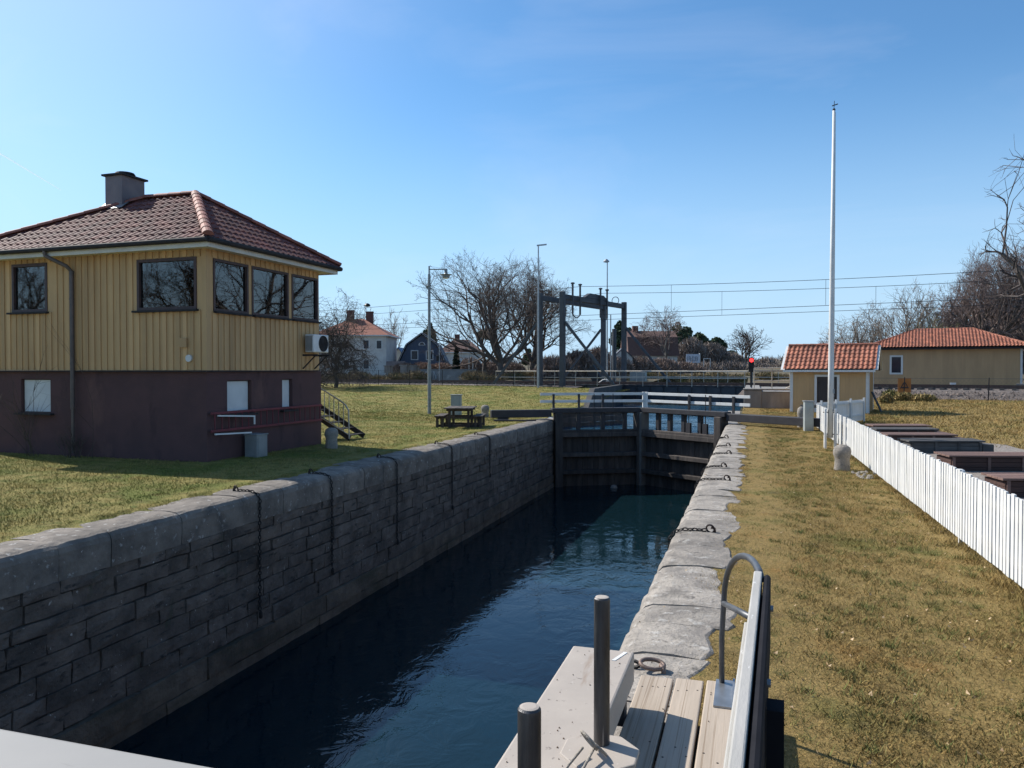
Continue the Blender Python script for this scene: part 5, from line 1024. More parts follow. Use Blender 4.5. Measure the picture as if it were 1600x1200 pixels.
# ------------------------------------------------------------------ catenaries
WIRE = M('overhead wire', (.03, .03, .034), None, .5)
def sag(a, b, dz, n=24): return [Vector(a).lerp(Vector(b), i / n) - Z * (dz * 4 * (i / n) * (1 - i / n)) for i in range(n + 1)]
for t0, zc, zm, lb in ((.2, 6.75, 9.2, 'overhead line of the nearer railway track'), (4.6, 6.65, 9.0, 'overhead line of the farther railway track')):
    r = thing('overhead_line', rail(10, t0, 7), lb, 'overhead line')
    for s0, s1 in ((-8, 52), (-72, -8)):
        MB().tube(sag(rail(s0, t0, zc), rail(s1, t0, zc), .05), .022, 4).build('contact_wire', WIRE, r); mm = sag(rail(s0, t0, zm), rail(s1, t0, zm), .75); MB().tube(mm, .022, 4).build('carrier_wire', WIRE, r)
        k = s0 + 8 + t0 * .6; dr = MB()
        while k < s1 - 3:
            f = (k - s0) / (s1 - s0); dr.tube([rail(k, t0, zc), rail(k, t0, zm - .75 * 4 * f * (1 - f))], .016, 4); k += 11.5
        dr.each('dropper', WIRE, r)
# masts carrying the line (one hidden left behind the tree, one right beyond the frame)
for s, lb in ((-72, 'overhead line mast far left beyond the house'), (52.3, 'overhead line mast beyond the right edge')):
    r = thing('line_mast', rail(s, 7.6, .8), lb, 'mast'); MB().tube([rail(s, 7.6, .5), rail(s, 7.6, 10)], .14, 8).build('pole', GALV, r); MB().tube([rail(s, 7.6, 9.1), rail(s, .1, 9.1)], .06, 6).build('arm', GALV, r); MB().tube([rail(s, 7.6, 6.7), rail(s, .1, 6.75)], .04, 6).build('arm', GALV, r)
# ------------------------------------------------------------------ railway side fences
MESHM = M('fence wire', (.16, .155, .15), None, .6, metal=.3)
def wire_fence(s0, s1, t, step, h, label, seed):
    r = thing('wire_fence', rail(s0, t), label, 'fence'); m = MB(); k = s0; rn = random.Random(seed)
    g = lambda s: rail(s, t, gz(*rail(s, t).xy))
    while k <= s1: b = g(k); m.tube([b - Z * .1, b + Z * h + RE * rn.uniform(-.06, .06)], .03, 6); k += step
    m.each('fence_post', DARKM, r)
    for z in (.3, .75, h - .06):
        q = MB(); q.tube([g(s0 + (s1 - s0) * i / 16) + Z * z for i in range(17)], .008 if z < h - .1 else .012, 4); q.build('wire', MESHM, r)
    m = MB(); s = s0
    while s < s1:
        for sg in (-1, 1):
            b = g(s); m.bar(b + Z * .05, b + RE * sg * (h * .8) + Z * (h - .08), .004, .004)
        s += .22
    m.build('wire_mesh', MESHM, r)
wire_fence(SB + 6, 62, -5.2, 4.4, 1.35, 'wire mesh fence with thin dark posts along the railway on the right', 1); wire_fence(-52, SA - 4.5, -5.0, 3.7, 1.35, 'wire mesh fence with thin dark posts along the railway behind the lawn', 2)
# warning sign, arrow sign
ORG = M('orange warning plate', (.42, .16, .035), (.36, .13, .03), .6, 4); q = atd(1413, 603, 48); r = thing('warning_sign', q, 'orange warning sign with a dark triangle on the wire fence at the right', 'sign')
MB().obox(q + Vector((-.36, 0, -.42)), Vector((.72, -.1, 0)), Vector((0, .03, 0)), Z * .9).build('plate', ORG, r); dd = Vector((.0, -.012, 0)); c = q + Vector((0, -.065, .05))
def tri(s): return [c + Vector((-.25 * s, .03 * s, -.2 * s)), c + Vector((.25 * s, -.035 * s, -.2 * s)), c + Vector((0, 0, .25 * s))]
T1, T2 = tri(1), tri(.62); m = MB()
for i in range(3): m.prism([T1[i], T1[(i + 1) % 3], T2[(i + 1) % 3], T2[i]], (0, -.008, 0))
m.obox(c + Vector((-.02, -.002, -.07)), X * .04, Y * -.008, Z * .16); m.build('triangle_mark', BLK, r); MB().tube([q + Vector((0, .05, -1.2)), q + Vector((0, .05, .4))], .03, 6).build('post', GALV, r)
q = atd(1489, 602.5, 57); r = thing('arrow_sign', q, 'small white sign with a black arrow low beside the track at the right', 'sign'); MB().obox(q + Vector((-.19, 0, -.2)), Vector((.38, -.06, 0)), Vector((0, .03, 0)), Z * .42).build('plate', WHITE, r)
c = q + Vector((0, -.04, .0)); m = MB(); m.obox(c + Vector((-.1, 0, -.02)), X * .12, Y * -.01, Z * .045); m.prism([c + Vector((.0, 0, -.09)), c + Vector((.1, 0, .0)), c + Vector((.0, 0, .09))], (0, -.01, 0)); m.build('arrow_mark', BLK, r); MB().tube([q + Vector((0, .05, -.9)), q + Vector((0, .05, -.2))], .025, 6).build('post', GALV, r)
m = MB().obox(rail(23, 7.6, RZ - .2), RE * 12, RN * .6, Z * .32); tag(m.build('platform_edge', CONC), 'low dark edge of a platform in front of the long yellow building', 'platform')
# ------------------------------------------------------------------ bare trees: trunk + crown of real branches
BARK = M('oak bark', (.12, .10, .085), (.075, .063, .056), .95, 5, 8, bump=.7, bsc=14, stretch=(1, 1, .3), rnd=.15)
BARKL = M('grey bark', (.16, .145, .13), (.10, .09, .085), .95, 5, 8, bump=.6, bsc=14, stretch=(1, 1, .3), rnd=.15)
TW = {k: M('twigs ' + k, c, None, .95, 1, 2, rnd=.4) for k, c in dict(oak=(.115, .09, .078), dark=(.085, .07, .065), birch=(.20, .15, .135), pale=(.24, .20, .165), green=(.26, .25, .12), red=(.13, .088, .072)).items()}
def cones(segs, n):
    """segs: array of (ax,ay,az,bx,by,bz,ra,rb) -> quads of n sided tapered tubes"""
    S = np.array(segs, dtype=np.float64); a, b = S[:, :3], S[:, 3:6]; d = b - a; d /= np.linalg.norm(d, axis=1)[:, None] + 1e-9
    ref = np.where(np.abs(d[:, 2:3]) < .9, np.array([[0, 0, 1.]]), np.array([[1., 0, 0]])); x = np.cross(d, ref); x /= np.linalg.norm(x, axis=1)[:, None]; y = np.cross(d, x)
    V = np.zeros((len(S), 2 * n, 3))
    for k in range(n):
        t = 2 * np.pi * k / n; o = x * math.cos(t) + y * math.sin(t); V[:, k] = a + o * S[:, 6:7]; V[:, n + k] = b + o * S[:, 7:8]
    F = np.array([(k, (k + 1) % n, n + (k + 1) % n, n + k) for k in range(n)]); F = (F[None] + (np.arange(len(S)) * 2 * n)[:, None, None]).reshape(-1, 4)
    return V.reshape(-1, 3), F
def gen_tree(seed, H, W, trunk_r, first=.22, levels=5, spread=1.0, up=.12, wig=.16, kids=(7, 4, 4, 3, 3), tw=.016, fork=True, droop=0, lean=(0, 0), limb=.62):
    rn = random.Random(seed); big, small = [], []
    def rv(): return Vector((rn.gauss(0, 1), rn.gauss(0, 1), rn.gauss(0, 1)))
    def env(p):                                   # crown envelope: an uneven dome
        zz = (p.z - H * first * .8) / (H * (1 - first * .8)); rr = math.hypot(p.x - lean[0] * p.z, p.y) / (W / 2)
        a = math.atan2(p.y, p.x); lump = 1 + .2 * math.sin(a * 3 + seed) + .17 * math.sin(a * 5 + zz * 7 + seed * 2)
        return (rr / lump) ** 2 + (max(0, zz - .25) / (.75 * lump)) ** 2
    def grow(p, d, L, r, lv):
        n = 6 if lv < 2 else (4 if lv < 3 else 3); step = L / n; pts = [p]; rs = [r]
        for i in range(n):
            t = (i + 1) / n; u_ = up * (1 if lv < 3 else .5) - droop * (lv >= 3); d = (d + rv() * wig * (1 + .25 * lv) + Vector((0, 0, u_))).normalized(); q = p + d * step
            if lv > 0 and env(q) > 1.05: q = p + d * step * .35; 
            r2 = max(tw * .6, r * (1 - .55 / n)); (big if lv <= 1 else small).append((*p, *q, r, r2)); p, r = q, r2; pts.append(p); rs.append(r)
            if lv > 1 and env(q) > 1.25: break
        if lv >= levels: return
        k = kids[min(lv, len(kids) - 1)]
        for j in range(k):
            t = rn.uniform(.3 if lv else .45, 1) if j < k - 1 else 1.0; i = min(len(pts) - 1, max(1, int(round(t * (len(pts) - 1)))))
            dd = (pts[i] - pts[i - 1]).normalized(); sd = rv(); sd = (sd - dd * sd.dot(dd)).normalized()
            if lv >= 1: sd = (sd + Vector((0, 0, .25 - droop))).normalized()
            ang = rn.uniform(.45, 1.0) * spread * (.55 if j == k - 1 else 1); grow(pts[i], (dd * math.cos(ang) + sd * math.sin(ang)).normalized(), L * rn.uniform(.5, .85) if lv else L * 0 + H * rn.uniform(.28, .42) * (W / H) ** .4, max(tw, rs[i] * rn.uniform(.5, .72)), lv + 1)
    tl = H * first; p = Vector((0, 0, -.3)); pts = [p]; r = trunk_r * 1.25
    for i in range(4):
        q = Vector((lean[0] * tl * (i + 1) / 4 + rn.gauss(0, .05), rn.gauss(0, .05), tl * (i + 1) / 4)); r2 = trunk_r * (1.12 - .07 * (i + 1)); big.append((*p, *q, r, r2)); p, r = q, r2
    nl = kids[0]; off = rn.uniform(0, 6)
    for j in range(nl):
        a = off + 2 * math.pi * j / nl + rn.gauss(0, .25); el = rn.uniform(.25, 1.2); d = Vector((math.cos(a) * math.cos(el) * spread, math.sin(a) * math.cos(el) * spread, math.sin(el))).normalized()
        z0 = tl * rn.uniform(.72, 1.0); base = Vector((lean[0] * z0, 0, z0)); L = (W * .5 * math.cos(el) + (H - tl) * math.sin(el)) * limb * rn.uniform(.8, 1.05); grow(base, d, L, trunk_r * rn.uniform(.4, .62), 1)
    if fork: grow(p, Vector((rn.gauss(0, .15), rn.gauss(0, .15), 1)).normalized(), (H - tl) * .55, trunk_r * .75, 1)
    B, S = np.array(big), np.array(small); A = np.concatenate([B[:, 3:6], S[:, 3:6]]); fz = H / np.percentile(A[:, 2], 99.8); ext = np.percentile(A[:, 0], 98.5) - np.percentile(A[:, 0], 1.5); fx_ = min(1.5, max(.65, W / ext))
    for q in (B, S): q[:, [2, 5]] *= fz; q[:, [0, 1, 3, 4]] *= fx_
    return B, S
def tree_obj(name, loc, label, cat, big, small, bm, tm, rz=0, group=None):
    r = thing(name, loc, label, cat, rz, group); V, F = cones(big, 7); rg = np.random.default_rng(1); npobj('trunk', V, F, bm, r, rg.uniform(0, 1, len(F)), True)
    V, F = cones(small, 3); npobj('crown', V, F, tm, r, np.repeat(rg.uniform(0, 1, len(F) // 3), 3)); return r
def place_tree(name, u, vb, vt, wpx, D, label, seed, tm='oak', bm=None, z0=None, **kw):
    b = atd(u, vb, D); top = atd(u, vt, D).z; zb_ = b.z if z0 is None else z0; H = top - zb_; W = wpx * D / FPX; big, small = gen_tree(seed, H, W, kw.pop('tr', H * .032), **kw)
    return tree_obj(name, (b.x, b.y, zb_), label, 'tree', big, small, bm or BARK, TW[tm])
place_tree('oak_tree', 782, 594, 392, 215, 92, 'big bare oak with a wide dark crown right of the street lamp', 11, z0=.7, first=.2, tr=.44, kids=(9, 6, 5, 4, 4), tw=.014, levels=5, spread=1.0, wig=.13)
place_tree('oak_tree', 832, 594, 418, 180, 102, 'second bare oak behind the left gantry', 23, z0=.7, first=.2, tr=.4, kids=(8, 6, 5, 4, 4), tw=.015, levels=5, wig=.14)
place_tree('oak_tree', 757, 594, 478, 70, 96, 'slim bare tree standing left against the big oak', 31, z0=.7, first=.3, tr=.26, kids=(5, 4, 4, 3), tw=.02, levels=4)
place_tree('apple_tree', 525, 600, 462, 128, 66, 'tangled bare apple tree behind the yellow house', 41, tm='dark', z0=.3, first=.2, tr=.17, kids=(11, 8, 6, 6), tw=.012, levels=4, wig=.34, up=-.02, spread=1.25, droop=.18)
place_tree('birch_tree', 617, 580, 482, 36, 165, 'pale bare birch between the white villa and the blue house', 51, tm='pale', bm=BARKL, first=.25, tr=.2, kids=(6, 5, 4, 3), tw=.03, levels=4, up=.25, spread=.8)
place_tree('birch_tree', 577, 580, 474, 50, 160, 'bare tree rising behind the red roof of the white villa', 52, tm='pale', bm=BARKL, first=.25, tr=.2, kids=(6, 5, 4, 3), tw=.03, levels=4, up=.22, spread=.85)
place_tree('birch_tree', 1041, 585, 476, 66, 135, 'drooping bare birch in front of the brown roofed house', 61, tm='birch', bm=BARKL, first=.3, tr=.2, kids=(7, 5, 4, 4), tw=.022, levels=4, up=.2, droop=.2, spread=.8)
place_tree('birch_tree', 1012, 585, 492, 44, 140, 'smaller bare birch left of the drooping birch', 62, tm='birch', bm=BARKL, first=.3, tr=.15, kids=(6, 5, 4, 3), tw=.022, levels=4, up=.2, droop=.15, spread=.8)
place_tree('round_tree', 1162, 582, 508, 66, 210, 'round bare tree standing alone above the signal light', 71, tm='dark', first=.22, tr=.36, kids=(8, 5, 4, 3), tw=.05, levels=4)
place_tree('bare_tree', 1344, 590, 474, 110, 98, 'spreading bare tree behind the tiled hut', 81, tm='pale', bm=BARK, z0=.9, first=.15, tr=.3, kids=(10, 7, 5, 5), tw=.016, levels=4, spread=1.1, wig=.2)
place_tree('bare_tree', 1418, 590, 440, 96, 90, 'tall thin bare tree at the left end of the long house', 82, tm='pale', bm=BARKL, z0=.9, first=.25, tr=.26, kids=(9, 7, 5, 5), tw=.015, levels=4, up=.2)
place_tree('bare_tree', 1462, 590, 486, 90, 84, 'low bare tree with a greenish haze of buds behind the long house', 83, tm='green', bm=BARKL, z0=.9, first=.15, tr=.2, kids=(8, 6, 5, 4), tw=.014, levels=4, wig=.25)
place_tree('oak_tree', 1546, 592, 388, 175, 88, 'large dense bare oak behind the roof of the long house', 91, tm='birch', z0=.9, first=.2, tr=.42, kids=(10, 7, 5, 5, 4), tw=.013, levels=5, wig=.15)
place_tree('oak_tree', 1622, 592, 366, 190, 92, 'second large bare oak at the right edge', 92, tm='birch', z0=.9, first=.2, tr=.42, kids=(9, 6, 5, 5, 4), tw=.014, levels=5, wig=.15)
place_tree('oak_tree', 1690, 600, 170, 270, 48, 'tall bare tree beyond the right edge, only its branch ends showing', 95, tm='dark', z0=.4, first=.22, tr=.4, kids=(9, 5, 4, 4), tw=.011, levels=4, wig=.24)
# ------------------------------------------------------------------ evergreens and thickets: many small faces through the volume
def leaf_cloud(blobs, n, sz, seed, long=1.0, updir=0, shell=.55):
    rg = np.random.default_rng(seed); B = np.array(blobs, dtype=float); vol = B[:, 3] * B[:, 4] * B[:, 5]; k = rg.choice(len(B), n, p=vol / vol.sum()); d = rg.normal(size=(n, 3)); d /= np.linalg.norm(d, axis=1)[:, None]; rr = shell + (1.08 - shell) * rg.uniform(0, 1, n) ** .7
    c = B[k, :3] + d * B[k, 3:6] * rr[:, None]; a = rg.normal(size=(n, 3)) + np.array([0, 0, updir]); a /= np.linalg.norm(a, axis=1)[:, None]; b = np.cross(a, rg.normal(size=(n, 3))); b /= np.linalg.norm(b, axis=1)[:, None]; s = sz * rg.uniform(.5, 1.4, n)[:, None]
    V = np.stack([c - b * s * .5, c + a * s * long * .6, c + b * s * .5, c - a * s * .4 * long], 1).reshape(-1, 3); return V, np.arange(4 * n).reshape(-1, 4), rg.uniform(0, 1, n)
PINE = M('pine needles', (.065, .09, .045), (.045, .065, .036), .95, 1, rnd=.5); CYP = M('cypress leaves', (.022, .036, .022), (.016, .026, .018), .95, 2, rnd=.5)
THK = M('brown thicket twigs', (.27, .20, .16), (.20, .15, .125), .95, .3, 5, rnd=.5, world=True); THG = M('grey thicket twigs', (.25, .205, .175), (.18, .15, .13), .95, .3, 5, rnd=.5, world=True); HEDGE = M('russet hedge twigs', (.32, .21, .145), (.24, .16, .12), .95, .5, 5, rnd=.45)
def evergreen(u, vb, vt, wpx, D, label, seed, nb=9, n=1500, name='pine_tree', mat=None, z0=None, sz=.5, col=False):
    b = atd(u, vb, D); top = atd(u, vt, D).z; zb_ = b.z if z0 is None else z0; H = top - zb_; W = wpx * D / FPX; rn = random.Random(seed); r = thing(name, (b.x, b.y, zb_), label, 'tree')
    if col: bl = [(0, 0, H * (.1 + .8 * i / 6), W * .5 * (1 - .75 * (i / 6) ** 2), W * .5 * (1 - .75 * (i / 6) ** 2), H * .16) for i in range(7)]
    else: bl = [(rn.uniform(-.34, .34) * W, rn.uniform(-.34, .34) * W, H * rn.uniform(.45, .86), W * rn.uniform(.14, .26), W * rn.uniform(.14, .26), H * rn.uniform(.07, .15)) for _ in range(nb)]; bl.append((0, 0, H * .9, W * .16, W * .16, H * .1))
    V, F, q = leaf_cloud(bl, n, sz, seed); npobj('crown', V, F, mat or PINE, r, q)
    m = MB(); m.tube([(0, 0, -.3), (rn.uniform(-.2, .2), 0, H * .5), (0, 0, H * .85)], [H * .022, H * .017, H * .006], 7)
    if not col:
        for x in bl[:6]: m.tube([(0, 0, x[2] * .8), (x[0] * .6, x[1] * .6, x[2])], [H * .008, H * .004], 5)
    m.build('trunk', BARK, r, world=False); return r
evergreen(672, 575, 505, 22, 170, 'dark spruce rising behind the blue house', 1, sz=.6)
evergreen(968, 590, 502, 40, 175, 'dark pine behind the gantry, left of the brown roofed house', 2, n=3000, sz=.6); evergreen(1003, 580, 520, 36, 185, 'dark pine left of the birches', 3, sz=.6); evergreen(1058, 585, 504, 44, 175, 'dark pine at the right gable of the brown roofed house', 4, sz=.6)
evergreen(1092, 585, 520, 44, 178, 'dark bushy pine left of the white sign', 5, n=3000, sz=.6); evergreen(1118, 588, 527, 40, 180, 'dark pine between the white sign and the lone round tree', 6, n=3000, sz=.6); evergreen(1140, 585, 548, 34, 190, 'low dark pine at the foot of the round tree', 7, sz=.6); evergreen(1152, 585, 556, 22, 200, 'smallest dark evergreen beside the round tree trunk', 8, n=1500, sz=.6)
evergreen(713, 594, 537, 13, 98, 'slim dark column cypress by the grey wall', 9, n=2600, name='cypress_tree', mat=CYP, z0=.7, sz=.22, col=True); evergreen(613, 572, 540, 14, 128, 'dark clipped evergreen beside the cream house', 10, n=1400, name='yew_tree', mat=CYP, sz=.3, col=True); evergreen(826, 585, 545, 22, 150, 'small dark evergreen behind the second oak', 12, n=1500, sz=.5); evergreen(755, 540, 516, 22, 190, 'round dark pine top behind the red roofed house', 13, n=1500, sz=.6)
def thicket(name, items, n, sz, mat, seed, label, cat='thicket', long=8.0, upd=1.6):
    bl = []
    for (u, vb, vt, wpx, D) in items:
        b = atd(u, vb, D); t = atd(u, vt, D).z; h = max(.4, t - b.z); w_ = wpx * D / FPX / 2; bl.append((b.x, b.y, b.z + h * .45, w_, w_ * .7, h * .55))
    V, F, q = leaf_cloud(bl, n, sz, seed, long, upd, .15); o = npobj(name, V, F, mat, rnd=q); return tag(o, label, cat, kind='stuff')
thicket('thicket', [(870, 600, 560, 60, 92), (905, 600, 550, 60, 98), (935, 598, 545, 50, 105), (965, 598, 560, 50, 100), (1000, 598, 560, 60, 105), (1035, 598, 562, 60, 108), (1070, 598, 568, 60, 112)], 60000, .10, THK, 1, 'brown bare thicket behind the bridge')
thicket('thicket', [(1105, 598, 568, 60, 125), (1140, 596, 566, 60, 130), (1175, 594, 568, 60, 140), (1210, 594, 570, 60, 150), (1240, 592, 572, 50, 160), (1080, 590, 530, 50, 150), (1110, 590, 538, 60, 155), (1140, 590, 552, 50, 165)], 60000, .12, THG, 2, 'grey brown bare thicket below the pines')
thicket('thicket', [(1200 + 28 * k, 584, 562 - (k % 3) * 4, 46, 330) for k in range(9)] + [(1080 + 30 * k, 584, 561, 50, 360) for k in range(5)], 20000, .35, THG, 3, 'far grey wood on the horizon')
thicket('thicket', [(500 + 40 * k, 584, 562 - (k % 2) * 6, 60, 260) for k in range(14)] + [(-30 + 60 * k, 584, 560, 80, 300) for k in range(8)], 24000, .3, THG, 4, 'far bare wood behind the houses')
thicket('thicket', [(1330, 594, 556, 60, 110), (1375, 594, 545, 60, 105), (1440, 590, 512, 80, 105), (1500, 590, 470, 90, 108), (1560, 590, 462, 90, 110), (1620, 590, 470, 90, 110)], 40000, .12, TW['birch'], 5, 'dense undergrowth of bare bushes behind the long house')
thicket('hedge', [(632, 588, 568, 40, 110), (660, 588, 567, 44, 110), (690, 588, 568, 40, 110)], 30000, .06, HEDGE, 6, 'russet bare hedge in front of the blue house', 'hedge', 6)
thicket('hedge', [(735, 592, 560, 36, 112), (765, 592, 566, 40, 112), (800, 594, 568, 44, 108), (850, 594, 572, 40, 100)], 40000, .07, THK, 7, 'brown bare bushes behind the big oaks', 'hedge', 6)
thicket('weeds', [(1392, 626, 610, 26, 46), (1410, 628, 614, 34, 45.5), (1440, 628, 617, 40, 45), (1385, 632, 616, 22, 43)], 5000, .07, lawn_mat('dry weeds', (.30, .22, .10), (.13, .15, .05), (.2, .15, .08), .1, .3), 8, 'dry weeds and tall grass at the foot of the ballast beside the hut', 'weeds', 3)

for (x_, y_, sd, hh, ww) in ((-36, -12, 201, 12, 10), (-46, -24, 202, 14, 12), (-27, -22, 203, 11, 9), (-58, -14, 204, 13, 11)):  # unseen trees added behind the camera to give the house windows reflections
    b_, s_ = gen_tree(sd, hh, ww, .3, first=.25, levels=4, kids=(8, 6, 5, 4), tw=.02); tree_obj('bare_tree', (x_, y_, 0), {201: 'unseen bare tree behind the photographer, added to be mirrored in the small upper window', 202: 'tall unseen bare tree far behind the photographer, added for window reflections', 203: 'unseen bare tree behind the photographer, added to be mirrored in the big front window', 204: 'unseen bare tree farthest left behind the photographer, added for window reflections'}[sd], 'tree', b_, s_, BARK, TW['oak'])

WEED = lawn_mat('rough verge weeds', (.20, .15, .085), (.10, .11, .04), (.13, .10, .07), .05, .4)
thicket('weeds', [(990 + 26 * k, 599, 585 - (k % 3) * 2, 40, 84 + (k % 4) * 5) for k in range(10)], 26000, .05, WEED, 21, 'rough brown weeds along the far bank behind the bridge', 'weeds')
thicket('weeds', [(500 + 30 * k, 599, 586 - (k % 3) * 3, 46, 83 + (k % 4) * 4) for k in range(12)], 26000, .05, WEED, 22, 'rough weeds beyond the railway left of the gantries', 'weeds')
thicket('thicket', [(1085 + 22 * k, 586, 568 - (k % 3) * 3, 40, 190 + 12 * (k % 5)) for k in range(9)], 26000, .2, THG, 23, 'band of grey bare bushes at the horizon right of the signs')
# ------------------------------------------------------------------ houses beyond the railway
PLAS = M('white plaster', (.62, .60, .56), (.52, .50, .47), .9, .8, 6, spots=[((.42, .40, .37), .6, .6, .8, (1, 1, .4))])
BLUEW = M('blue grey boards', (.10, .125, .17), (.08, .10, .14), .8, 2, stretch=(4, 4, .3), rnd=.1)
SLATE = M('dark blue grey roof', (.055, .062, .085), (.042, .048, .068), .7, 3, rnd=.2, stretch=(1, 1, 3)); BRNR = M('brown tile roof', (.15, .085, .07), (.11, .065, .055), .8, 3, stretch=(1, 1, 3)); REDR = M('old red tile roof', (.30, .105, .065), (.20, .08, .055), .8, 2.5, 8, stretch=(1, 1, 3)); BRICK = M('brick chimney', (.14, .06, .05), (.10, .05, .045), .9, 6); CREAM = M('cream plaster', (.66, .60, .48), (.58, .53, .43), .9, 1)
def wins(r, lst, pm=None, **kw):
    for (o, ux, n, W, H) in lst: window(r, o, ux, Z, n, W, H, WHITE, pm or PANED, fw=.13, depth=0, proud=.05, bars=.09, **kw)
def hip_house(name, u, v, D, W, Dp, H, RH, run, rz, label, wall, roofm, z0=.8, chims=(), eo=.5):
    b = atd(u, v, D); r = thing(name, (b.x, b.y, z0), label, 'house', rz); MB().box(0, W, 0, Dp, -.5, H).build('wall', wall, r, world=False)
    x0, x1, y0, y1 = -eo, W + eo, -eo, Dp + eo; a, b_ = Vector((x0 + run, (y0 + y1) / 2, H + RH)), Vector((x1 - run, (y0 + y1) / 2, H + RH)); rf = MB().add([(x0, y0, H), (x1, y0, H), (x1, y1, H), (x0, y1, H), a, b_], [(0, 1, 5, 4), (1, 2, 5), (2, 3, 4, 5), (3, 0, 4), (3, 2, 1, 0)]).build('roof', roofm, r, world=False)
    MB().box(x0, x1, y0, y1, H - .18, H - .005).build('eaves', WHITE, rf, world=False)
    for (cx, cy, h) in chims: m = MB().box(cx - .5, cx + .5, cy - .4, cy + .4, H + .3, H + RH + h); m.box(cx - .58, cx + .58, cy - .48, cy + .48, H + RH + h, H + RH + h + .12); m.build('chimney', BRICK, rf, world=False)
    return r
v = hip_house('white_villa', 492, 588, 112, 10.4, 9, 6.0, 2.6, 4.6, R_(16), 'white plaster villa with a hipped red roof and two chimneys left of the blue house', PLAS, REDR, z0=1.2, chims=((4.2, 4.5, 1.2), (8.3 - 1.2, 4.5, 1.0)))
wins(v, [((1.2 + 2.9 * k, 0, z), X, -Y, 1.0, 1.45) for k in range(3) for z in (1.0, 3.9)] + [((8.9, 0, 3.9), X, -Y, .95, 1.4)], mull=1)
# blue gambrel house
b = atd(624, 585, 118); r = thing('gambrel_house', (b.x, b.y, 1.9), 'dark blue gambrel house with white window frames and a half round attic window', 'house', R_(19)); GW = 6.9; GL = 9.5
prof = [(0, -.5), (GW, -.5), (GW, 1.3), (GW - 1.25, 4.0), (GW / 2, 5.6), (1.25, 4.0), (0, 1.3)]
MB().prism([(x, 0, z) for x, z in prof], (0, GL, 0)).build('wall', BLUEW, r, world=False); rf = MB(); rp = [(-.35, .95), (1.1, 4.1), (GW / 2, 5.85), (GW - 1.1, 4.1), (GW + .35, .95)]
for (xa, za), (xb, zb2) in zip(rp, rp[1:]):
    d = Vector((xb - xa, 0, zb2 - za)).normalized(); n = Vector((-d.z, 0, d.x)); rf.prism([(xa, -.4, za), (xb, -.4, zb2), (xb + n.x * .14, -.4, zb2 + n.z * .14), (xa + n.x * .14, -.4, za + n.z * .14)], (0, GL + .8, 0))
rf = rf.build('roof', SLATE, r, world=False); m = MB()
for (xa, za), (xb, zb2) in zip(rp, rp[1:]): m.bar((xa, -.42, za - .02), (xb, -.42, zb2 - .02), .05, .22, Y)
m.each('barge_board', WHITE, rf, world=False); wins(r, [((1.75, 0, 1.75), X, -Y, 1.15, 1.5), ((4.05, 0, 1.75), X, -Y, 1.15, 1.5)], mull=1, trans=1)
def halfround(R0, y, z, seg=12): return [(GW / 2 + R0 * math.cos(math.pi * i / seg), y, z + R0 * math.sin(math.pi * i / seg)) for i in range(seg + 1)]
f = MB().prism(halfround(.52, -.001, 4.0), (0, -.05, 0)).build('attic_window', WHITE, r, world=False); MB().prism(halfround(.36, -.052, 4.08), (0, -.012, 0)).build('pane', PANED, f, world=False)
# cream house
b = atd(608, 585, 135); r = thing('cream_house', (b.x, b.y, 1), 'small cream house with a blue roof between the villa and the blue gambrel house', 'house', R_(17)); MB().prism([(0, 0, -.5), (3.2, 0, -.5), (3.2, 0, 2.6), (1.6, 0, 4.9), (0, 0, 2.6)], (0, 7, 0)).build('wall', CREAM, r, world=False); BLR = M('blue roof', (.075, .14, .25), (.06, .11, .2), .6, 3); m = MB(); m.prism([(-.3, -.3, 2.25), (1.6, -.3, 5.0), (1.6, -.3, 5.15), (-.3, -.3, 2.4)], (0, 7.6, 0)); m.prism([(3.5, -.3, 2.25), (1.6, -.3, 5.0), (1.6, -.3, 5.15), (3.5, -.3, 2.4)], (0, 7.6, 0)); m.build('roof', BLR, r, world=False); wins(r, [((1.1, 0, 1.2), X, -Y, 1.0, 1.2)])
v = hip_house('red_roofed_house', 688, 585, 150, 8.0, 8, 4.4, 2.6, 3.0, R_(20), 'house with a dull red roof half hidden behind the blue house and the oak branches', PLAS, BRNR, z0=1.2, chims=((3.2, 4, .9),)); wins(v, [((5.4, 0, 1.8), X, -Y, 1.1, 1.3)], mull=1)
# brown roofed house on the right of the gantries
b = atd(984, 586, 138); r = thing('brown_roofed_house', (b.x, b.y, 1.2), 'large white house with a high brown gambrel roof behind the birches', 'house', R_(20)); W_, H_ = 8.6, 3.6; MB().box(0, W_, 0, 7.5, -.5, H_).build('wall', PLAS, r, world=False); rf = MB(); pr = [(-.4, H_ - .15), (1.0, H_ + 3.3), (3.75, H_ + 4.5), (6.5, H_ + 3.3), (7.9, H_ - .15)]; rf.prism([(-.3, y, z) for y, z in pr], (W_ + .6, 0, 0)).build('roof', BRNR, r, world=False); wins(r, [((1.0, 0, 1.4), X, -Y, 1.2, 1.3), ((4.2, 0, 1.4), X, -Y, 1.2, 1.3), ((6.9, 0, 1.2), X, -Y, .9, 1.6)], mull=1); m = MB().box(1.2, 2.2, 3.2, 4.2, H_ + 4.2, H_ + 5.4); m.build('chimney', BRICK, r, world=False)
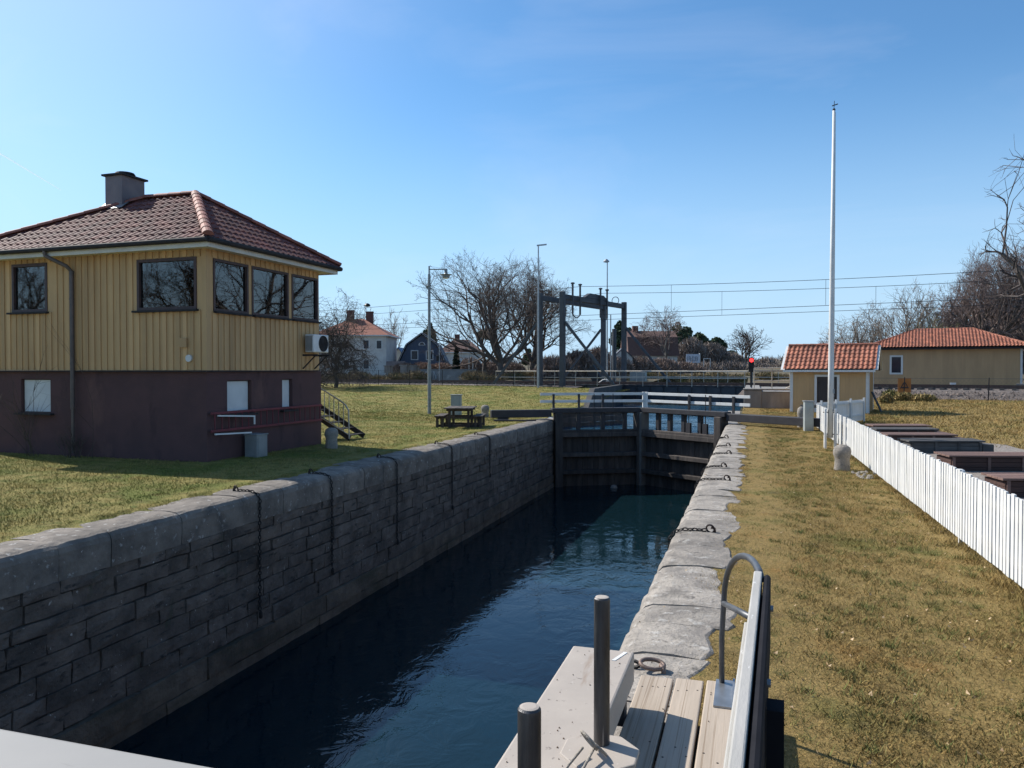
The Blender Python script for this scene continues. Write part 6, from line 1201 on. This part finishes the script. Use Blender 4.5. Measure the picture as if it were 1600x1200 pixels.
b = atd(958, 592, 104); r = thing('white_annex', (b.x, b.y, .8), 'small white gabled shed behind the far gantry posts', 'shed', R_(14)); MB().prism([(0, 0, -.5), (2.6, 0, -.5), (2.6, 0, 3.0), (1.3, 0, 4.2), (0, 0, 3.0)], (0, 4, 0)).build('wall', PLAS, r, world=False); m = MB(); m.prism([(-.2, -.2, 2.85), (1.3, -.2, 4.26), (1.3, -.2, 4.36), (-.2, -.2, 2.95)], (0, 4.4, 0)); m.prism([(2.8, -.2, 2.85), (1.3, -.2, 4.26), (1.3, -.2, 4.36), (2.8, -.2, 2.95)], (0, 4.4, 0)); m.build('roof', SLATE, r, world=False); wins(r, [((.9, 0, 1.0), X, -Y, .8, 1.2)])
# white sign board on the bank, empty white frame next to it
b = atd(1072, 567, 122); r = thing('station_sign', b, 'pale blue grey sign board with dark letters on the bank beyond the bridge', 'sign', R_(14)); SGN = M('pale sign board', (.50, .55, .62), (.44, .49, .56), .6, 2); sw, sh = 2.1, 1.4; MB().box(0, sw, 0, .06, 0, sh).build('board', SGN, r, world=False); MB().box(sw + .001, sw + .12, -.02, .5, 0, sh + .1).build('side_board', WHITE, r, world=False)
m = MB(); xs = .16
for k, pat in enumerate(((1, 0, 0, 0), (1, 1, 1, 0), (1, 0, 1, 1), (1, 1, 0, 1), (1, 0, 0, 1), (1, 1, 1, 1), (1, 0, 0, 0))):
    m.box(xs, xs + .06, -.012, -.001, .3, 1.0)
    for q, zz in enumerate((.94, .62, .30)):
        if pat[q + 1]: m.box(xs + .06, xs + .17, -.012, -.001, zz - .03 if q else .90, zz + .06)
    xs += .26
m.build('lettering', DARKM, r, world=False); m = MB(); m.box(.2, .28, .08, .14, -1.5, 0); m.box(sw - .3, sw - .22, .08, .14, -1.5, 0); m.each('post', GALV, r, world=False)
b = atd(1099, 567, 122); r = thing('notice_stand', b, 'small empty white frame beside the pale sign board', 'frame'); m = MB(); m.box(0, .1, 0, .08, -.6, .72); m.box(1.0, 1.1, 0, .08, -.6, .72); m.box(.1, 1.0, 0, .08, .62, .72); m.build('frame', WHITE, r, world=False)
# grey wall with white graffiti, stone gate posts, low wall
GRW = M('grey wall plaster', (.20, .21, .215), (.15, .16, .165), .9, 1.2, spots=[((.30, .31, .31), .8, .58, .7, (1, 1, 1))]); GRF = M('white spray paint', (.62, .66, .68), (.5, .55, .58), .7, 6)
b = atd(656, 594, 88); e = atd(742, 594, 84); d = e - b; d.z = 0; L = d.length; ang = math.atan2(d.y, d.x); r = thing('graffiti_wall', (b.x, b.y, .7), 'grey garden wall with big white zigzag graffiti below the blue house', 'wall', ang); MB().box(0, L, 0, .2, -.4, 1.45).build('wall_panel', GRW, r, world=False); MB().box(-.03, L + .03, -.03, .23, 1.45, 1.52).build('cap', GRW, r, world=False)
m = MB(); st_ = [((.1, .2), (.55, 1.3)), ((.1, 1.3), (.6, .2)), ((.6, .2), (.95, 1.25)), ((.95, 1.25), (1.2, .3)), ((1.9, .2), (2.05, 1.3)), ((2.05, 1.3), (2.35, .45)), ((2.35, .45), (2.7, 1.3)), ((2.7, 1.3), (2.85, .2)), ((.05, .75), (1.0, .95))]
for (p, q) in st_: m.bar((p[0], -.012, p[1]), (q[0], -.012, q[1]), .012, .15, Y)
m.build('graffiti', GRF, r, world=False)
gp = None
for (u_, vt_, vb_, D_, lb) in ((607, 571, 577, 104, 'low square stone post farthest left by the rubble slope'), (633, 570, 592, 90, 'tall square stone gate post'), (648, 571, 590, 92, 'square stone gate post next to the graffiti wall')):
    b = atd(u_, vb_, D_); t_ = atd(u_, vt_, D_).z; r = thing('gate_post', (b.x, b.y, b.z), lb, 'gate post', group='stone gate posts below the blue house'); MB().box(-.42, .42, -.4, .4, -.5, t_ - b.z - .12).build('shaft', CONC, r, world=False); MB().box(-.52, .52, -.5, .5, t_ - b.z - .12, t_ - b.z).build('cap', CONC, r, world=False)
b = atd(604, 577, 112); e = atd(632, 577, 110); m = MB(); m.bar(b + Z * .3, e + Z * .3, .3, 1.7); tag(m.build('garden_wall', M('reddish garden wall', (.24, .19, .18), (.18, .145, .14), .9, 3)), 'reddish grey garden wall between the villa and the blue house', 'wall')
# slim poles, rail signal far left
for (u_, vt_, D_, lb) in ((733, 524, 105, 'pale lamp pole left of the big oaks'), (739, 560, 104, 'short pale pole beside the lamp pole')):
    b = atd(u_, 592, D_); tag(MB().tube([(b.x, b.y, .5), (b.x, b.y, atd(u_, vt_, D_).z)], .07, 8).build('pole', GALV), lb, 'pole')
b = atd(686.5, 600, 74); r = thing('rail_signal', (b.x, b.y, .8), 'dark railway signal on a thin post beside the street lamp', 'signal'); z1 = atd(686, 536, 74).z; zs = atd(686, 560, 74).z; MB().tube([(b.x, b.y, .5), (b.x, b.y, z1)], .035, 8).build('post', GALV, r); hh = MB().box(b.x - .28, b.x - .04, b.y - .1, b.y + .1, zs - .25, zs + .3).build('signal_head', BLK, r, bevel=.03)
MB().tube([(b.x - .16, b.y - .1, zs + .15), (b.x - .16, b.y - .115, zs + .15)], .07, 12).build('lens', DARKM, hh); MB().tube([(b.x - .16, b.y - .1, zs - .08), (b.x - .16, b.y - .115, zs - .08)], .07, 12).build('lens', DARKM, hh)
# hanging dark sign drop and white flag-like weight on the line at left
b = atd(574, 477, 74); tag(MB().lathe(b, [(.05, -.16), (.26, -.1), (.3, 0), (.2, .14), (.04, .2)], 12).build('wire_ball', BLK), 'dark oval weight hanging on the overhead line above the villa', 'wire weight')
# utility boxes and a parked pale trailer behind the bridge rail
b = atd(984, 596, 82); r = thing('rail_cabinet', (b.x, b.y, .9), 'pale grey railway cabinets behind the bridge railing', 'cabinet', R_(-14)); MB().box(0, 1.7, 0, .6, 0, 1.0).build('body', GREYG, r, world=False, bevel=.02); MB().box(.03, .8, -.015, -.001, .06, .94).build('door', GREYB, r, world=False); MB().box(.88, 1.66, -.015, -.001, .06, .94).build('door', GREYB, r, world=False)
# contrail high in the sky
p0, p1 = atd(-40, 216, 9000), atd(95, 297, 9000); CON = bpy.data.materials.new('ice cloud'); CON.use_nodes = True; t_ = CON.node_tree; L_ = t_.links; t_.nodes.remove(t_.nodes['Principled BSDF']); o_ = t_.nodes['Material Output']
d1 = nd(t_, 'ShaderNodeBsdfDiffuse', Color=(.95, .95, .97, 1)); d2 = nd(t_, 'ShaderNodeBsdfTranslucent', Color=(.95, .95, .97, 1)); d3 = t_.nodes.new('ShaderNodeBsdfTransparent'); m1 = t_.nodes.new('ShaderNodeMixShader'); m2 = t_.nodes.new('ShaderNodeMixShader'); m2.inputs[0].default_value = .6
L_.new(d1.outputs[0], m1.inputs[1]); L_.new(d2.outputs[0], m1.inputs[2]); L_.new(m1.outputs[0], m2.inputs[1]); L_.new(d3.outputs[0], m2.inputs[2]); L_.new(m2.outputs[0], o_.inputs[0])
tag(MB().tube([p0, p0.lerp(p1, .6), p1], [11, 9, 4], 8).build('contrail', CON), kind='structure')
